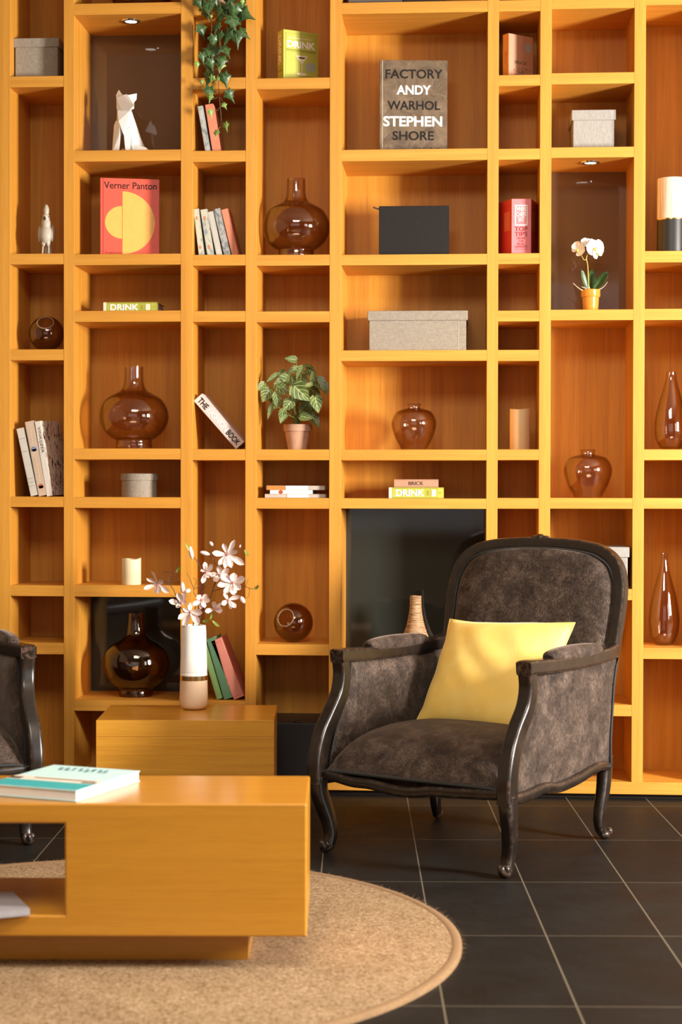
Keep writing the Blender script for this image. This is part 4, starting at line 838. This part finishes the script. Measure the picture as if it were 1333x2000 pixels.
# ------------------------------------------------------------------ ivy
def ivy():
    Y = -0.035; k = S(1, Y); p = P(432, 700, 0.09)
    o = thing('trailing_ivy', 'trailing ivy hanging over the shelf edges from the top of a narrow column', 'plant', (p.x, 0.09, SZ[2][0][0]))
    org = V((p.x, 0.09, SZ[2][0][0]))
    def q(px, py, y): return P(px, py, y)-org
    b = MB(); b.lathe([(0, 0), (.045, 0), (.058, .085), (.062, .085), (.062, .10), (.056, .10), (.054, .085), (0, .083)], 40); b.build('pot', 'terracotta', o, 35)
    st = MB()
    st.tube(catmull([V((0, 0, .08)), V((0, -.07, .13)), q(428, -18, -.03), q(426, 30, -.02), q(431, 75, -.03), q(428, 110, -.025), q(426, 145, -.03), q(428, 180, -.03), q(430, 205, -.028), q(432, 228, -.03), q(431, 246, -.032), q(427, 251, -.034)], 6), lambda t: .0022-.0012*t, 7)
    st.tube(catmull([V((.01, 0, .08)), V((.02, -.07, .12)), q(450, -14, -.03), q(446, 40, -.02), q(444, 85, -.03)], 6), .0014, 7)
    st.tube(catmull([V((-.01, 0, .08)), V((-.02, -.07, .12)), q(408, -14, -.03), q(412, 30, -.02), q(414, 62, -.03)], 6), .0014, 7)
    for a in (((428, 187), (420, 193), (412, 194)), ((430, 209), (424, 216), (418, 217)), ((429, 188), (434, 196), (437, 203)), ((431, 246), (428, 251), (424, 254)), ((427, 120), (420, 122), (416, 122)), ((427, 132), (422, 136), (416, 135)), ((444, 80), (441, 84), (438, 90))):
        st.tube(catmull([q(x, y, -.03) for x, y in a], 4), .0009, 6)
    st.build('stems', 'stem_brown', o, 60)
    OUT = [(0, -.08), (-.22, -.22), (-.50, -.30), (-.48, -.02), (-.88, .18), (-.50, .34), (-.36, .52), (-.20, .62), (0, 1.12), (.20, .62), (.36, .52), (.50, .34), (.88, .18), (.48, -.02), (.50, -.30), (.22, -.22)]
    def ivyleaf(mb, px, py, y, size, ang, tilt):
        M = Matrix.Rotation(R(ang), 3, 'Y') @ Matrix.Rotation(R(tilt[0]), 3, 'X') @ Matrix.Rotation(R(tilt[1]), 3, 'Z')
        c = q(px, py, y); s = size*k; vs = [V((0, -.06, .25))]+[V((x*.62, .10*abs(x)+(.10 if i % 2 else 0)*.5+.12*max(0, z-.6), z)) for i, (x, z) in enumerate(OUT)]
        uv = [(.3, .5)]+[((z+.3)/1.4, .5+x*.5) for x, z in OUT]
        n = len(OUT); mid = [V((x*.31, -.03, .25+(z-.25)*.5)) for x, z in OUT]
        vs = vs+mid; uv = uv+[((.25+(z-.25)*.5+.3)/1.4, .5+x*.25) for x, z in OUT]
        fs = []
        for i in range(n):
            j = (i+1) % n; fs += [(0, 1+n+i, 1+n+j), (1+n+i, 1+i, 1+j, 1+n+j)]
        mb.add([c+M @ (v*s) for v in vs], fs, 0, uv)
    dk, yg = MB(), MB()
    LV = [(395, 8, 26, 150), (414, 4, 22, 200), (440, 10, 26, 170), (458, 14, 28, 195), (470, 24, 30, 120), (430, 30, 24, 185), (452, 34, 28, 160), (462, 36, 26, 210), (393, 52, 24, 165), (446, 62, 27, 200), (462, 64, 28, 175), (470, 60, 22, 130), (424, 48, 20, 190), (418, 72, 22, 190), (415, 88, 22, 205), (404, 96, 22, 160), (438, 92, 24, 150), (420, 96, 22, 200), (396, 106, 18, 175), (434, 112, 23, 185), (404, 112, 20, 185), (412, 118, 22, 170), (408, 145, 26, 200), (437, 146, 25, 165), (410, 172, 24, 180), (446, 180, 22, 150), (404, 126, 18, 160), (428, 64, 20, 180), (400, 20, 20, 160), (425, 15, 22, 180), (448, -4, 24, 180), (420, -8, 26, 170), (470, 5, 18, 150), (385, 0, 20, 150)]
    random.seed(11)
    for i, (px, py, s, a) in enumerate(LV): ivyleaf(dk, px, py, -.03-random.random()*.035, s*1.12, a, (random.uniform(-35, 25), random.uniform(-35, 35)))
    for px, py, s, a in [(411, 186, 15, 190), (411, 216, 14, 170), (437, 203, 13, 150), (440, 242, 16, 165), (423, 256, 15, 185), (386, 122, 13, 180), (432, 122, 22, 185), (426, 152, 10, 200), (395, 158, 8, 180), (474, 1, 10, 180), (462, 8, 10, 180), (413, 30, 7, 180), (415, 150, 14, 200)]:
        ivyleaf(yg, px, py, -.04-random.random()*.02, s*1.0, a, (random.uniform(-25, 20), random.uniform(-30, 30)))
    dk.build('foliage', 'ivy_leaf', o, 50, uv=True); yg.build('young_foliage', 'ivy_leaf_young', o, 50, uv=True)
ivy()

# ------------------------------------------------------------------ rug
rc, rr = V((-0.923, -2.126, 0)), 0.927
rug = thing('round_rug', 'round beige woven rug under the coffee table on the dark tiles', 'rug', rc)
b = MB(); b.lathe([(0, 0.0005), (rr-.02, .0005), (rr-.02, .011), (rr-.05, .012), (rr*.6, .012), (0, .012)], 160); b.build('pile', 'rug_wool', rug, 60)
b = MB(); b.lathe([(rr-.026, .0005), (rr, .0005), (rr, .010), (rr-.006, .0135), (rr-.02, .0135), (rr-.026, .011)], 160, closed=True); b.build('binding', 'rug_binding', rug, 60)
random.seed(5); b = MB()
for i in range(2600):
    a = random.random()*6.283; r1 = rr-.012+random.random()*.012; L_ = .006+random.random()**2*.02; da = a+random.uniform(-.9, .9)
    p0 = V((r1*math.cos(a), r1*math.sin(a), .006+random.random()*.007)); p1 = p0+V((math.cos(da), math.sin(da), random.uniform(-.25, .5)))*L_; s = V((-math.sin(da), math.cos(da), 0))*.0006
    if p1.z < .001: p1.z = .001
    b.add([p0-s, p0+s, p1], [(0, 1, 2)])
tag(b.build('fringe', 'rug_fibre', rug), kind='stuff')

# ------------------------------------------------------------------ coffee table
TZ = 0.405; fr = PZ(600, 1570, TZ); TA = 4.0
table = thing('coffee_table', 'long low oak coffee table with an open shelf slot on the rug', 'table', (fr.x, fr.y, 0.0125), RZ(TA))
zt = TZ-.0125; zb = 0.080; dp = 0.395; x0 = -1.72; oa, ob = -1.15, -0.566
prof_o = [(x0, zb), (0, zb), (0, zt), (x0, zt)]; zi0, zi1 = 0.130, 0.345
b = MB()
b.box(x0, 0, 0, dp, zi1, zt); b.box(x0, 0, 0, dp, zb, zi0); b.box(ob, 0, 0, dp, zi0, zi1); b.box(x0, oa, 0, dp, zi0, zi1)
# weld the four blocks into a single body with a through opening
bm = bmesh.new(); vs = []
xs = [x0, oa, ob, 0]; zs = [zb, zi0, zi1, zt]; gv = {}
for yi, y in enumerate((0, dp)):
    for i, x in enumerate(xs):
        for j, z in enumerate(zs): gv[(yi, i, j)] = bm.verts.new((x, y, z))
for i in range(3):
    for j in range(3):
        if (i, j) == (1, 1): continue
        bm.faces.new([gv[(0, i, j)], gv[(0, i+1, j)], gv[(0, i+1, j+1)], gv[(0, i, j+1)]]); bm.faces.new([gv[(1, i, j+1)], gv[(1, i+1, j+1)], gv[(1, i+1, j)], gv[(1, i, j)]])
for i in range(3):
    for j in (0, 3): bm.faces.new([gv[(0, i, j)], gv[(1, i, j)], gv[(1, i+1, j)], gv[(0, i+1, j)]]); bm.faces.new([gv[(0, j, i)], gv[(0, j, i+1)], gv[(1, j, i+1)], gv[(1, j, i)]])
for (a, c) in (((1, 1), (2, 1)), ((1, 2), (2, 2)), ((1, 1), (1, 2)), ((2, 1), (2, 2))):
    bm.faces.new([gv[(0,)+a], gv[(1,)+a], gv[(1,)+c], gv[(0,)+c]])
bmesh.ops.recalc_face_normals(bm, faces=bm.faces); bmesh.ops.dissolve_limit(bm, angle_limit=.01, verts=bm.verts, edges=bm.edges)
me = bpy.data.meshes.new('body'); bm.to_mesh(me); bm.free(); me.materials.append(MAT['oak_table'])
o = link(bpy.data.objects.new('body', me)); o.parent = table
bv = o.modifiers.new('bevel', 'BEVEL'); bv.width = .005; bv.segments = 3; bv.limit_method = 'ANGLE'; bv.angle_limit = R(40)
b = MB(); b.box(x0+.14, -.142, .10, dp-.09, 0, zb+.002); b.build('plinth', 'oak_table', table)
# turquoise book on the table
tz = TZ+.028; A_, B_, C_ = PZ(105, 1493, tz), PZ(274, 1505, tz), PZ(165, 1545, tz)
ux = (A_-B_); lw = ux.length; ux.normalize(); vy = (C_-B_); ld = vy.length
vy = (vy-ux*vy.dot(ux)).normalized()
# local x up, spine on the far left edge
Rm = Matrix(((0, -ux.x, vy.x), (0, -ux.y, vy.y), (1, 0, 0)))
o = book('travel_book', 'hardback with a turquoise seaside cover lying on the coffee table', A_-V((0, 0, A_.z-TZ))+V((0, 0, .0006)), Rm, .027, ld, lw, 'sky_pale', 'paper_white', group='books on the coffee table')
tt = .027
front(o, 'cover_sea', [(rect(.001, lw-.001, ld*.72, ld*.985), (0, 0))], 'sea', tt)
front(o, 'cover_sand', [(rect(.001, lw-.001, ld*.56, ld*.72), (0, 0))], 'sand', tt)
decal(o, 'cover_jetty', [(rect(lw*.25, lw*.93, ld*.60, ld*.63), (0, 0)), (rect(.002, lw*.14, ld*.62, ld*.70), (0, 0)), (rect(lw*.82, lw*.985, ld*.66, ld*.70), (0, 0))], 'ink_brown', (tt+.0009, 0, 0), (0, 1, 0), (0, 0, 1))
random.seed(21)
decal(o, 'cover_title_marks', [(rect(0, .004+random.random()*.006, 0, .012+random.random()*.012), (lw*.18+i*lw*.037, ld*(.10+(i % 2)*.07))) for i in range(16)], 'ink_teal', (tt+.0009, 0, 0), (0, 1, 0), (0, 0, 1))
# book inside the slot
sz = .0125+.130; A2 = PZ(62, 1789, sz)
Mx = RZ(27) @ Matrix(((0, 0, -1), (0, 1, 0), (1, 0, 0)))
o = book('slot_book', 'grey covered book lying in the open slot of the coffee table', (A2.x-.004, A2.y, sz+.0006), Mx, .017, .24, .19, 'cover_grey', 'paper', group='books on the coffee table')

# ------------------------------------------------------------------ side block, vase, magnolia
BZ = 0.355; bl, brr = PZ(187.5, 1406.8, BZ), PZ(536, 1406.8, BZ); ba = math.degrees(math.atan2(brr.y-bl.y, brr.x-bl.x)); bw = (brr-bl).length
side = thing('side_table', 'plain oak block side table in front of the bookcase', 'table', (bl.x, bl.y, 0), RZ(ba))
bd = PZ(219.5, 1376, BZ); bdep = (bd.y-bl.y)*.97
b = MB(); b.box(0, bw, 0, bdep, 0.0005, BZ-.056); b.build('body', 'oak_block', side, bevel=.0012, seg=1)
b = MB(); b.box(0, bw, 0, bdep, BZ-.0556, BZ); b.build('top', 'oak_block', side, bevel=.0012, seg=1)
vb = PZ(378.5, 1385, BZ); kv = (vb.y+D)/F
vz = thing('flower_vase', 'slim vase, white above a gold band and beige below, on the oak block', 'vase', (vb.x, vb.y, BZ+.0004))
b = MB(); b.lathe(smoothprof([(0.002, 0), (14*kv, 0), (22*kv, 2.2*kv), (26.5*kv, 8*kv), (28*kv, 20*kv), (27.6*kv, 40*kv), (27.2*kv, 58*kv)], 5)+[(0, 58*kv)], 56); b.build('base', 'beige_gloss', vz, 40)
b = MB(); b.lathe([(26.6*kv, 58*kv), (27.6*kv, 58*kv), (27.4*kv, 67*kv), (26.4*kv, 67*kv)], 56, closed=True); b.build('band', 'gold', vz, 40)
b = MB(); b.lathe([(25*kv, 67*kv), (27*kv, 67*kv), (27*kv, 72*kv), (26.2*kv, 73*kv), (27*kv, 74*kv), (25.6*kv, 120*kv), (24.5*kv, 163*kv), (24*kv, 166*kv), (23*kv, 165*kv), (22.8*kv, 110*kv), (22*kv, 70*kv)], 56, closed=True); b.build('body', 'white_gloss', vz, 40)
VO = V((vb.x, vb.y, BZ+.07))
def branch(label, sticks, flowers, buds, leaves, dy):
    o = thing('magnolia_branch', label, 'flowers', VO+V((dy*.3, dy, 0)), group='magnolia branches in the slim vase')
    org = o.matrix_world.translation.copy()
    def q(px, py, y=0): return P(px, py, vb.y+y)-org
    for pts, r in sticks[:1]:
        s = MB(); s.tube(catmull([V((0, 0, 0))]+[q(*p) for p in pts], 6), lambda t, r=r: r*(1-.6*t), 7)
        for pts2, r2 in sticks[1:]: s.tube(catmull([q(*p) for p in pts2], 6), lambda t, r2=r2: r2*(1-.5*t), 6)
        s.build('stem', 'twig_mauve', o, 60)
    for (cx, cy, y), tips, face in flowers:
        ctr = q(cx, cy, y); f = MB(); nn = V(face).normalized()
        for tx, ty, wd in tips:
            tp = q(tx, ty, y-random.uniform(.004, .026)); tp = ctr+(tp-ctr)*1.08; petal(f, ctr, tp, (nn+V((random.uniform(-.5, .5), 0, random.uniform(-.5, .5)))).normalized(), wd*kv*.86, random.uniform(.12, .34), ((0, .16), (.2, .5), (.5, .92), (.72, 1.0), (.9, .7), (1, .14)), cup=.38)
        fl = f.build('flower', 'magnolia_petal', o, 180)
        h = MB(); h.ell(ctr+nn*.003, .0042, .0042, .006, 12, 8); h.build('heart', 'magnolia_heart', fl, 60)
    for (bx, by), (tx, ty), wd in buds:
        f = MB(); a, c = q(bx, by, -.01), q(tx, ty, -.015); u = (c-a)
        f.sweep([a+u*t for t in (0, .15, .35, .6, .85, 1)], lambda t: wd*kv*(.25+1.3*math.sin(math.pi*min(.98, t*.86+.06))**1.2)*.62, lambda t: wd*kv*(.25+1.3*math.sin(math.pi*min(.98, t*.86+.06))**1.2)*.62, ref=(0, 1, 0), n=10, ex=2.0)
        f.build('bud', 'magnolia_petal', o, 70)
    for (bx, by), (tx, ty), wd in leaves:
        f = MB(); petal(f, q(bx, by, -.02), q(tx, ty, -.03), V((.2, -1, .5)), wd*kv, .3); f.build('leaf', 'leaf_fresh', o, 180)
branch('magnolia branch reaching left out of the slim vase with curly twigs',
    [([(365, 1215, 0), (350, 1180, -.02), (338, 1150, -.03), (325, 1138, -.03), (309, 1141, -.03)], .0022), ([(330, 1140, -.03), (318, 1128, -.03), (323, 1117, -.03), (334, 1122, -.04), (331, 1134, -.04), (343, 1136, -.03), (352, 1128, -.02)], .0013), ([(336, 1148, -.03), (329, 1130, -.02), (340, 1115, -.02), (348, 1114, -.02), (352, 1107, -.02)], .0012), ([(352, 1185, -.02), (345, 1168, -.03), (333, 1163, -.03)], .0012)],
    [((308, 1141, -.03), [(288, 1130, 6), (283, 1150, 7), (296, 1117, 6), (312, 1158, 7), (329, 1156, 7), (318, 1134, 6), (302, 1158, 5)], (-.6, -1, -.2)), ((355, 1178, -.02), [(332, 1174, 7), (349, 1159, 8), (361, 1160, 7), (364, 1177, 6), (345, 1186, 5)], (-.3, -1, .3))],
    [((358, 1158), (356, 1137), 5), ((360, 1157), (372, 1152), 5)], [((344, 1118), (353, 1106), 3), ((330, 1172), (350, 1184), 3)], -.006)
branch('upright magnolia branch in the slim vase with a tall tapered bud',
    [([(378, 1210, 0), (392, 1160, .01), (396, 1120, .02), (384, 1095, .02), (376, 1085, .02), (373, 1070, .02)], .0022), ([(394, 1140, .01), (380, 1150, .0), (373, 1135, .0), (368, 1124, .0), (364, 1118, 0)], .0012), ([(390, 1165, .01), (402, 1145, .0), (404, 1120, .0)], .0015), ([(388, 1170, .0), (378, 1155, -.01), (384, 1135, -.01), (376, 1128, -.01)], .0012)],
    [((403, 1118, 0), [(400, 1099, 6), (415, 1104, 7), (416, 1123, 7), (396, 1138, 6), (394, 1112, 6), (408, 1128, 5)], (.1, -1, .3)), ((372, 1195, -.035), [(350, 1208, 8), (359, 1220, 8), (388, 1217, 8), (394, 1196, 8), (372, 1178, 7), (358, 1190, 6)], (0, -1, .5)), ((394, 1172, -.02), [(379, 1182, 7), (386, 1163, 7), (409, 1174, 7), (400, 1186, 6), (404, 1162, 6), (392, 1188, 5)], (.1, -1, .2))],
    [((376, 1092), (371, 1067), 5.0)], [((374, 1080), (363, 1060), 2.5), ((396, 1214), (407, 1211), 4)], .004)
branch('magnolia branch reaching right out of the slim vase with the largest blossoms',
    [([(390, 1212, 0), (408, 1175, 0), (420, 1140, .01), (432, 1110, .01), (444, 1090, .01), (446, 1080, .0)], .0025), ([(415, 1155, 0), (440, 1148, -.01), (458, 1148, -.01), (475, 1145, -.01), (492, 1150, -.02), (500, 1146, -.02), (506, 1140, -.02)], .0014), ([(480, 1146, -.01), (484, 1134, -.01), (486, 1130, -.01)], .0010), ([(488, 1149, -.015), (486, 1164, -.02), (480, 1168, -.02)], .001), ([(420, 1140, .01), (424, 1110, .01), (416, 1090, .01), (419, 1070, .01), (415, 1064, .01)], .0014), ([(418, 1095, .01), (410, 1085, .01), (404, 1082, .01)], .0012), ([(444, 1085, .0), (462, 1074, 0), (476, 1074, 0), (482, 1080, 0)], .0012), ([(400, 1195, 0), (420, 1190, -.01), (440, 1180, -.01)], .0014)],
    [((444, 1083, 0), [(458, 1057, 6), (437, 1063, 6), (417, 1080, 7), (462, 1076, 7), (475, 1101, 8), (452, 1107, 7), (429, 1102, 7), (440, 1108, 6)], (.1, -1, .1)), ((455, 1138, -.02), [(477, 1130, 9), (457, 1120, 9), (427, 1143, 8), (434, 1123, 9), (456, 1160, 9), (440, 1158, 8), (470, 1150, 8)], (.15, -1, .1)), ((430, 1124, .01), [(412, 1122, 7), (418, 1134, 7), (428, 1106, 7), (446, 1112, 7), (440, 1134, 7)], (-.1, -1, .1)), ((446, 1172, -.01), [(460, 1186, 7), (467, 1164, 7), (437, 1155, 7), (434, 1180, 6), (452, 1188, 5)], (.3, -1, -.1)), ((418, 1190, -.02), [(434, 1192, 8), (420, 1176, 7), (432, 1180, 6), (402, 1194, 6)], (.2, -1, .4))],
    [((410, 1083), (391, 1078), 4.6), ((416, 1066), (410, 1058), 3.6), ((470, 1165), (478, 1178), 5), ((468, 1070), (470, 1064), 2.0)],
    [((478, 1074), (485, 1086), 2.6), ((497, 1152), (506, 1144), 2.6), ((411, 1210), (417, 1196), 3), ((415, 1212), (429, 1224), 3)], .0)

# ------------------------------------------------------------------ armchair
def make_chair():
    t = thing('armchair', 'dark brown velvet armchair with a carved wood frame holding a yellow cushion', 'armchair', (.032, -.865, 0), RZ(-29.8), 'velvet armchairs')
    W = 'espresso_wood'
    def panelfront(z): return interp([(.22, -.345), (.30, -.335), (.36, -.315), (.42, -.285), (.49, -.245), (.55, -.225), (.62, -.22)], z)
    for s in (-1, 1):
        # arm post: S curve from the arm tip down to the knee
        b = MB(); e = .010 if s > 0 else 0
        b = MB(); pth = catmull([(s*.328+e, -.262, .630), (s*.328+e, -.262, .60), (s*.328+e, -.255, .55), (s*.329+e*.6, -.268, .49), (s*.331, -.310, .43), (s*.334, -.350, .375), (s*.336, -.372, .32), (s*.336, -.380, .27), (s*.334, -.374, .225)], 6)
        b.sweep(pth, .0225, lambda q: .020+.012*q, ref=(1, 0, 0), n=32, ex=9); b.build('arm_post', W, t, 50)
        # front cabriole leg with scroll foot
        b = MB(); pth = catmull([(s*.334, -.374, .245), (s*.336, -.372, .20), (s*.330, -.355, .15), (s*.322, -.338, .10), (s*.316, -.334, .06), (s*.316, -.342, .03), (s*.318, -.352, .016)], 6)
        b.sweep(pth, lambda q: .025-.009*q, lambda q: .031-.015*q, ref=(1, 0, 0), n=18, ex=3.5)
        g = b.build('leg', W, t, 50)
        f = MB(); f.ell((s*.318, -.358, .019), .021, .022, .0185, 16, 10); f.ell((s*.330, -.366, .028), .009, .010, .012, 12, 8); f.ell((s*.306, -.366, .028), .009, .010, .012, 12, 8); f.ell((s*.318, -.374, .026), .008, .009, .014, 12, 8); f.build('foot_scroll', W, g, 60)
        # rear leg
        b = MB(); pth = catmull([(s*.308, .338, .27), (s*.310, .335, .22), (s*.312, .320, .16), (s*.310, .302, .10), (s*.308, .300, .055), (s*.312, .318, .02)], 6)
        b.sweep(pth, lambda q: .024-.010*q, lambda q: .030-.015*q, ref=(1, 0, 0), n=18, ex=3.5); g = b.build('leg', W, t, 50)
        f = MB(); f.ell((s*.316, .326, .017), .019, .020, .0165, 16, 10); f.ell((s*.328, .338, .026), .010, .011, .012, 12, 8); f.build('foot_scroll', W, g, 60)
        # arm rail
        b = MB(); pth = catmull([(s*.328+e, -.285, .609), (s*.328+e, -.25, .611), (s*.328+e*.5, -.10, .6045), (s*.328, .10, .602), (s*.326, .27, .606), (s*.320, .35, .612), (s*.317, .372, .616)], 6)
        b.sweep(pth, .0255, .0215, ref=(1, 0, 0), n=32, ex=9); b.build('arm_rail', W, t, 50)
        # arm pad
        b = MB(); b.sweep(catmull([(s*.327, -.105, .626), (s*.327, -.09, .628), (s*.327, 0, .630), (s*.327, .12, .629), (s*.326, .23, .627), (s*.326, .245, .626)], 6), lambda q: .030*max(.03, (1-abs(2*q-1)**2.0))**.5, lambda q: .026*max(.03, (1-abs(2*q-1)**2.0))**.6, ref=(1, 0, 0), n=20, ex=2.3); b.build('arm_pad', 'brown_velvet', t, 60)
        # upholstered side panel
        def side(z, q):
            yf, yb = panelfront(z), interp([(.22, .335), (.32, .330), (.5, .352), (.6, .385)], z); return yf+(yb-yf)*q
        zlo = lambda q: interp([(0, .235), (.25, .246), (.45, .238), (.65, .246), (.85, .256), (1, .238)], q)
        b = MB()
        bl_ = lambda a, q: .012*(math.sin(math.pi*min(1, max(0, a)))**.5)*(math.sin(math.pi*q)**.5)
        def outer(a, q): z = zlo(q)+(.592-zlo(q))*a; return V((s*(.330+bl_(a, q)), side(z, q), z))
        def inner(a, q): z = zlo(q)+(.592-zlo(q))*a; return V((s*(.318-.018*min(1, a*8, (1-a)*8, q*8, (1-q)*8)-bl_(a, q)), side(z, q), z))
        b.grid(20, 20, outer); b.grid(20, 20, inner); b.build('arm_panel', 'brown_velvet', t, 70)
        loop = [outer(0, q/16) for q in range(17)]+[outer(a/12, 1) for a in range(1, 13)]+[outer(1, 1-q/12) for q in range(1, 13)]+[outer(1-a/16, 0) for a in range(1, 16)]
        b = MB(); b.tube([p+V((s*.004, 0, 0)) for p in loop], .0042, 8, closed=True); b.build('trim', 'gimp', t, 60)
        loop = [inner(0.02, q/16) for q in range(17)]+[inner(a/12, 1) for a in range(1, 13)]+[inner(1, 1-q/12) for q in range(1, 13)]+[inner(1-a/16, 0) for a in range(1, 16)]
        b = MB(); b.tube([p-V((s*.003, 0, 0)) for p in loop], .0038, 8, closed=True); b.build('trim', 'gimp', t, 60)
        # wavy side rail
        b = MB(); b.sweep(catmull([(s*.330, -.345, .232), (s*.331, -.27, .230), (s*.331, -.15, .237), (s*.331, -.05, .226), (s*.331, .08, .233), (s*.328, .18, .245), (s*.322, .26, .250), (s*.314, .335, .238)], 6), .019, .0165, ref=(1, 0, 0), n=16, ex=4); b.build('seat_rail', W, t, 50)
    b = MB(); b.sweep(catmull([(-.325, -.368, .250), (-.27, -.375, .247), (-.20, -.381, .238), (-.13, -.385, .238), (-.05, -.388, .229), (.02, -.388, .228), (.09, -.386, .238), (.16, -.383, .240), (.22, -.380, .243), (.27, -.375, .245), (.325, -.368, .248)], 6), .017, .0165, ref=(0, 1, 0), n=16, ex=4); b.build('seat_rail', W, t, 50)
    b = MB(); b.sweep([(-.31, .338, .245), (0, .345, .245), (.31, .338, .245)], .018, .022, ref=(0, 1, 0), n=12, ex=4); b.build('seat_rail', W, t, 50)
    # seat
    def seat(a, q):
        x = (a-.5)*2; y = -.378+.735*q; hw = interp([(0, .305), (.06, .308), (.2, .306), (1, .292)], q)
        edge = .262; fr_ = 1-math.exp(-(q*.735)/.055); z = edge+(.098*fr_+.028*math.sin(math.pi*min(1, q*1.1+.08)))*(max(0.0, 1-abs(x)**7))**.45+.012*(1-x*x)*fr_
        bow = -.012*(1-x*x)*(1-q)
        return V((x*hw, y+bow, z))
    b = MB(); b.grid(40, 40, seat); b.box(-.29, .29, -.36, .34, .235, .264); b.build('seat', 'brown_velvet', t, 70)
    b = MB(); b.tube([seat(i/30, 0)+V((0, -.004, -.004)) for i in range(31)], .0055, 8); b.build('trim', 'gimp', t, 60)
    # back frame
    yb = lambda z: interp([(.23, .338), (.32, .340), (.50, .362), (.645, .405), (.81, .447), (.98, .486)], z)
    half = [(.298, .23), (.296, .32), (.300, .42), (.304, .52), (.310, .62), (.315, .70), (.3165, .775), (.311, .835), (.290, .890), (.245, .928), (.18, .946), (.09, .9545), (0, .957)]
    pl = [V((-x, yb(z), z)) for x, z in half]; pr_ = [V((x, yb(z), z)) for x, z in half[:-1]][::-1]
    pth = catmull(pl+pr_, 6); b = MB(); b.sweep(pth, .022, .0195, ref=(0, 1, 0), n=28, ex=7); b.build('back_frame', W, t, 50)
    b = MB()
    for x, rx, rz in ((0, .018, .016), (-.022, .014, .012), (.022, .014, .012), (-.042, .012, .008), (.042, .012, .008)): b.ell((x, yb(.975)-.008, .972-abs(x)*.06), rx, .016, rz, 16, 10)
    b.build('crest', W, t, 60)
    # back upholstery
    hw = [(.40, .283), (.52, .286), (.62, .292), (.70, .297), (.775, .298), (.835, .291), (.88, .270), (.905, .240), (.922, .200), (.932, .15), (.938, .08), (.940, .03)]
    zrow = [.36, .40]+[.44+.03*i for i in range(14)]+[.85, .87, .885, .90, .912, .922, .929, .934, .938, .940]
    def bk(sgn):
        def fn(a, q):
            z = zrow[min(len(zrow)-1, int(round(a*(len(zrow)-1))))]; w_ = interp(hw, z); x = (q-.5)*2
            m_ = max(0, 1-abs(x)**5)**.5*min(1, max(0, (.945-z)/.055))**.5
            return V((x*w_, yb(z)-(.012+.034*m_ if sgn < 0 else -.012-.01*m_), z))
        return fn
    b = MB(); b.grid(len(zrow)-1, 32, bk(-1)); b.grid(len(zrow)-1, 32, bk(1)); b.build('back_cushion', 'brown_velvet', t, 75)
    lp = [V((-interp(hw, z)-.004, yb(z)-.016, z)) for z in zrow[3:]]+[V((interp(hw, z)+.004, yb(z)-.016, z)) for z in zrow[3:][::-1]]
    b = MB(); b.tube(catmull(lp, 2), .0050, 8); b.build('trim', 'gimp', t, 60)
    return t
chair = make_chair()
def copy_tree(o, parent=None):
    c = o.copy(); COL.objects.link(c); c.parent = parent
    for ch in o.children: copy_tree(ch, c)
    return c
ch2 = copy_tree(chair)
LA = 27.0; ft = PZ(56, 1652, 0)
ch2.rotation_euler = (0, 0, R(LA)); ch2.location = V((ft.x, ft.y, 0))-(RZ(LA) @ V((.318, -.37, 0)))
tag(ch2, 'dark velvet armchair cut off by the left edge behind the coffee table', 'armchair')
# cushion
def cushion():
    th = math.atan2(.225, .33); ln = .415; wd = .468
    M = chair.matrix_world @ Matrix.Translation((-.008, .165, .529)) @ Matrix.Rotation(-th, 4, 'X')
    o = link(bpy.data.objects.new('cushion', None)); o.empty_display_size = .05
    o.matrix_world = M; tag(o, 'square yellow velvet cushion propped on the armchair seat', 'cushion')
    b = MB(); n = 36
    def f(sg):
        def fn(a, q):
            x, z = (a-.5)*2, (q-.5)*2
            pin = 1-.075*(1-abs(z)**2.0)*abs(x)**3; pinz = 1-.06*(1-abs(x)**2.0)*abs(z)**3
            th_ = .072*max(0, (1-abs(x)**2.6)*(1-abs(z)**2.6))**.52
            wr = .0025*math.sin(9*x+4*z+2*math.sin(3*z))*(1-x*x)*(1-z*z)+.0022*math.sin(14*(x+.7*z))*max(0, -x)*(1-z*z)
            return V((x*wd/2*pin, -sg*th_+(-wr if sg > 0 else 0), z*ln/2*pinz+.006*math.sin(2.2*x)*z))
        return fn
    b.grid(n, n, f(1)); b.grid(n, n, f(-1)); b.build('cover', 'yellow_velvet', o, 180)
    lp = [f(1)(i/20, 0) for i in range(21)]+[f(1)(1, i/20) for i in range(1, 21)]+[f(1)(1-i/20, 1) for i in range(1, 21)]+[f(1)(0, 1-i/20) for i in range(1, 20)]
    s = MB(); s.tube(lp, .0028, 8, closed=True); s.build('seam', 'yellow_velvet', o, 60)
cushion()
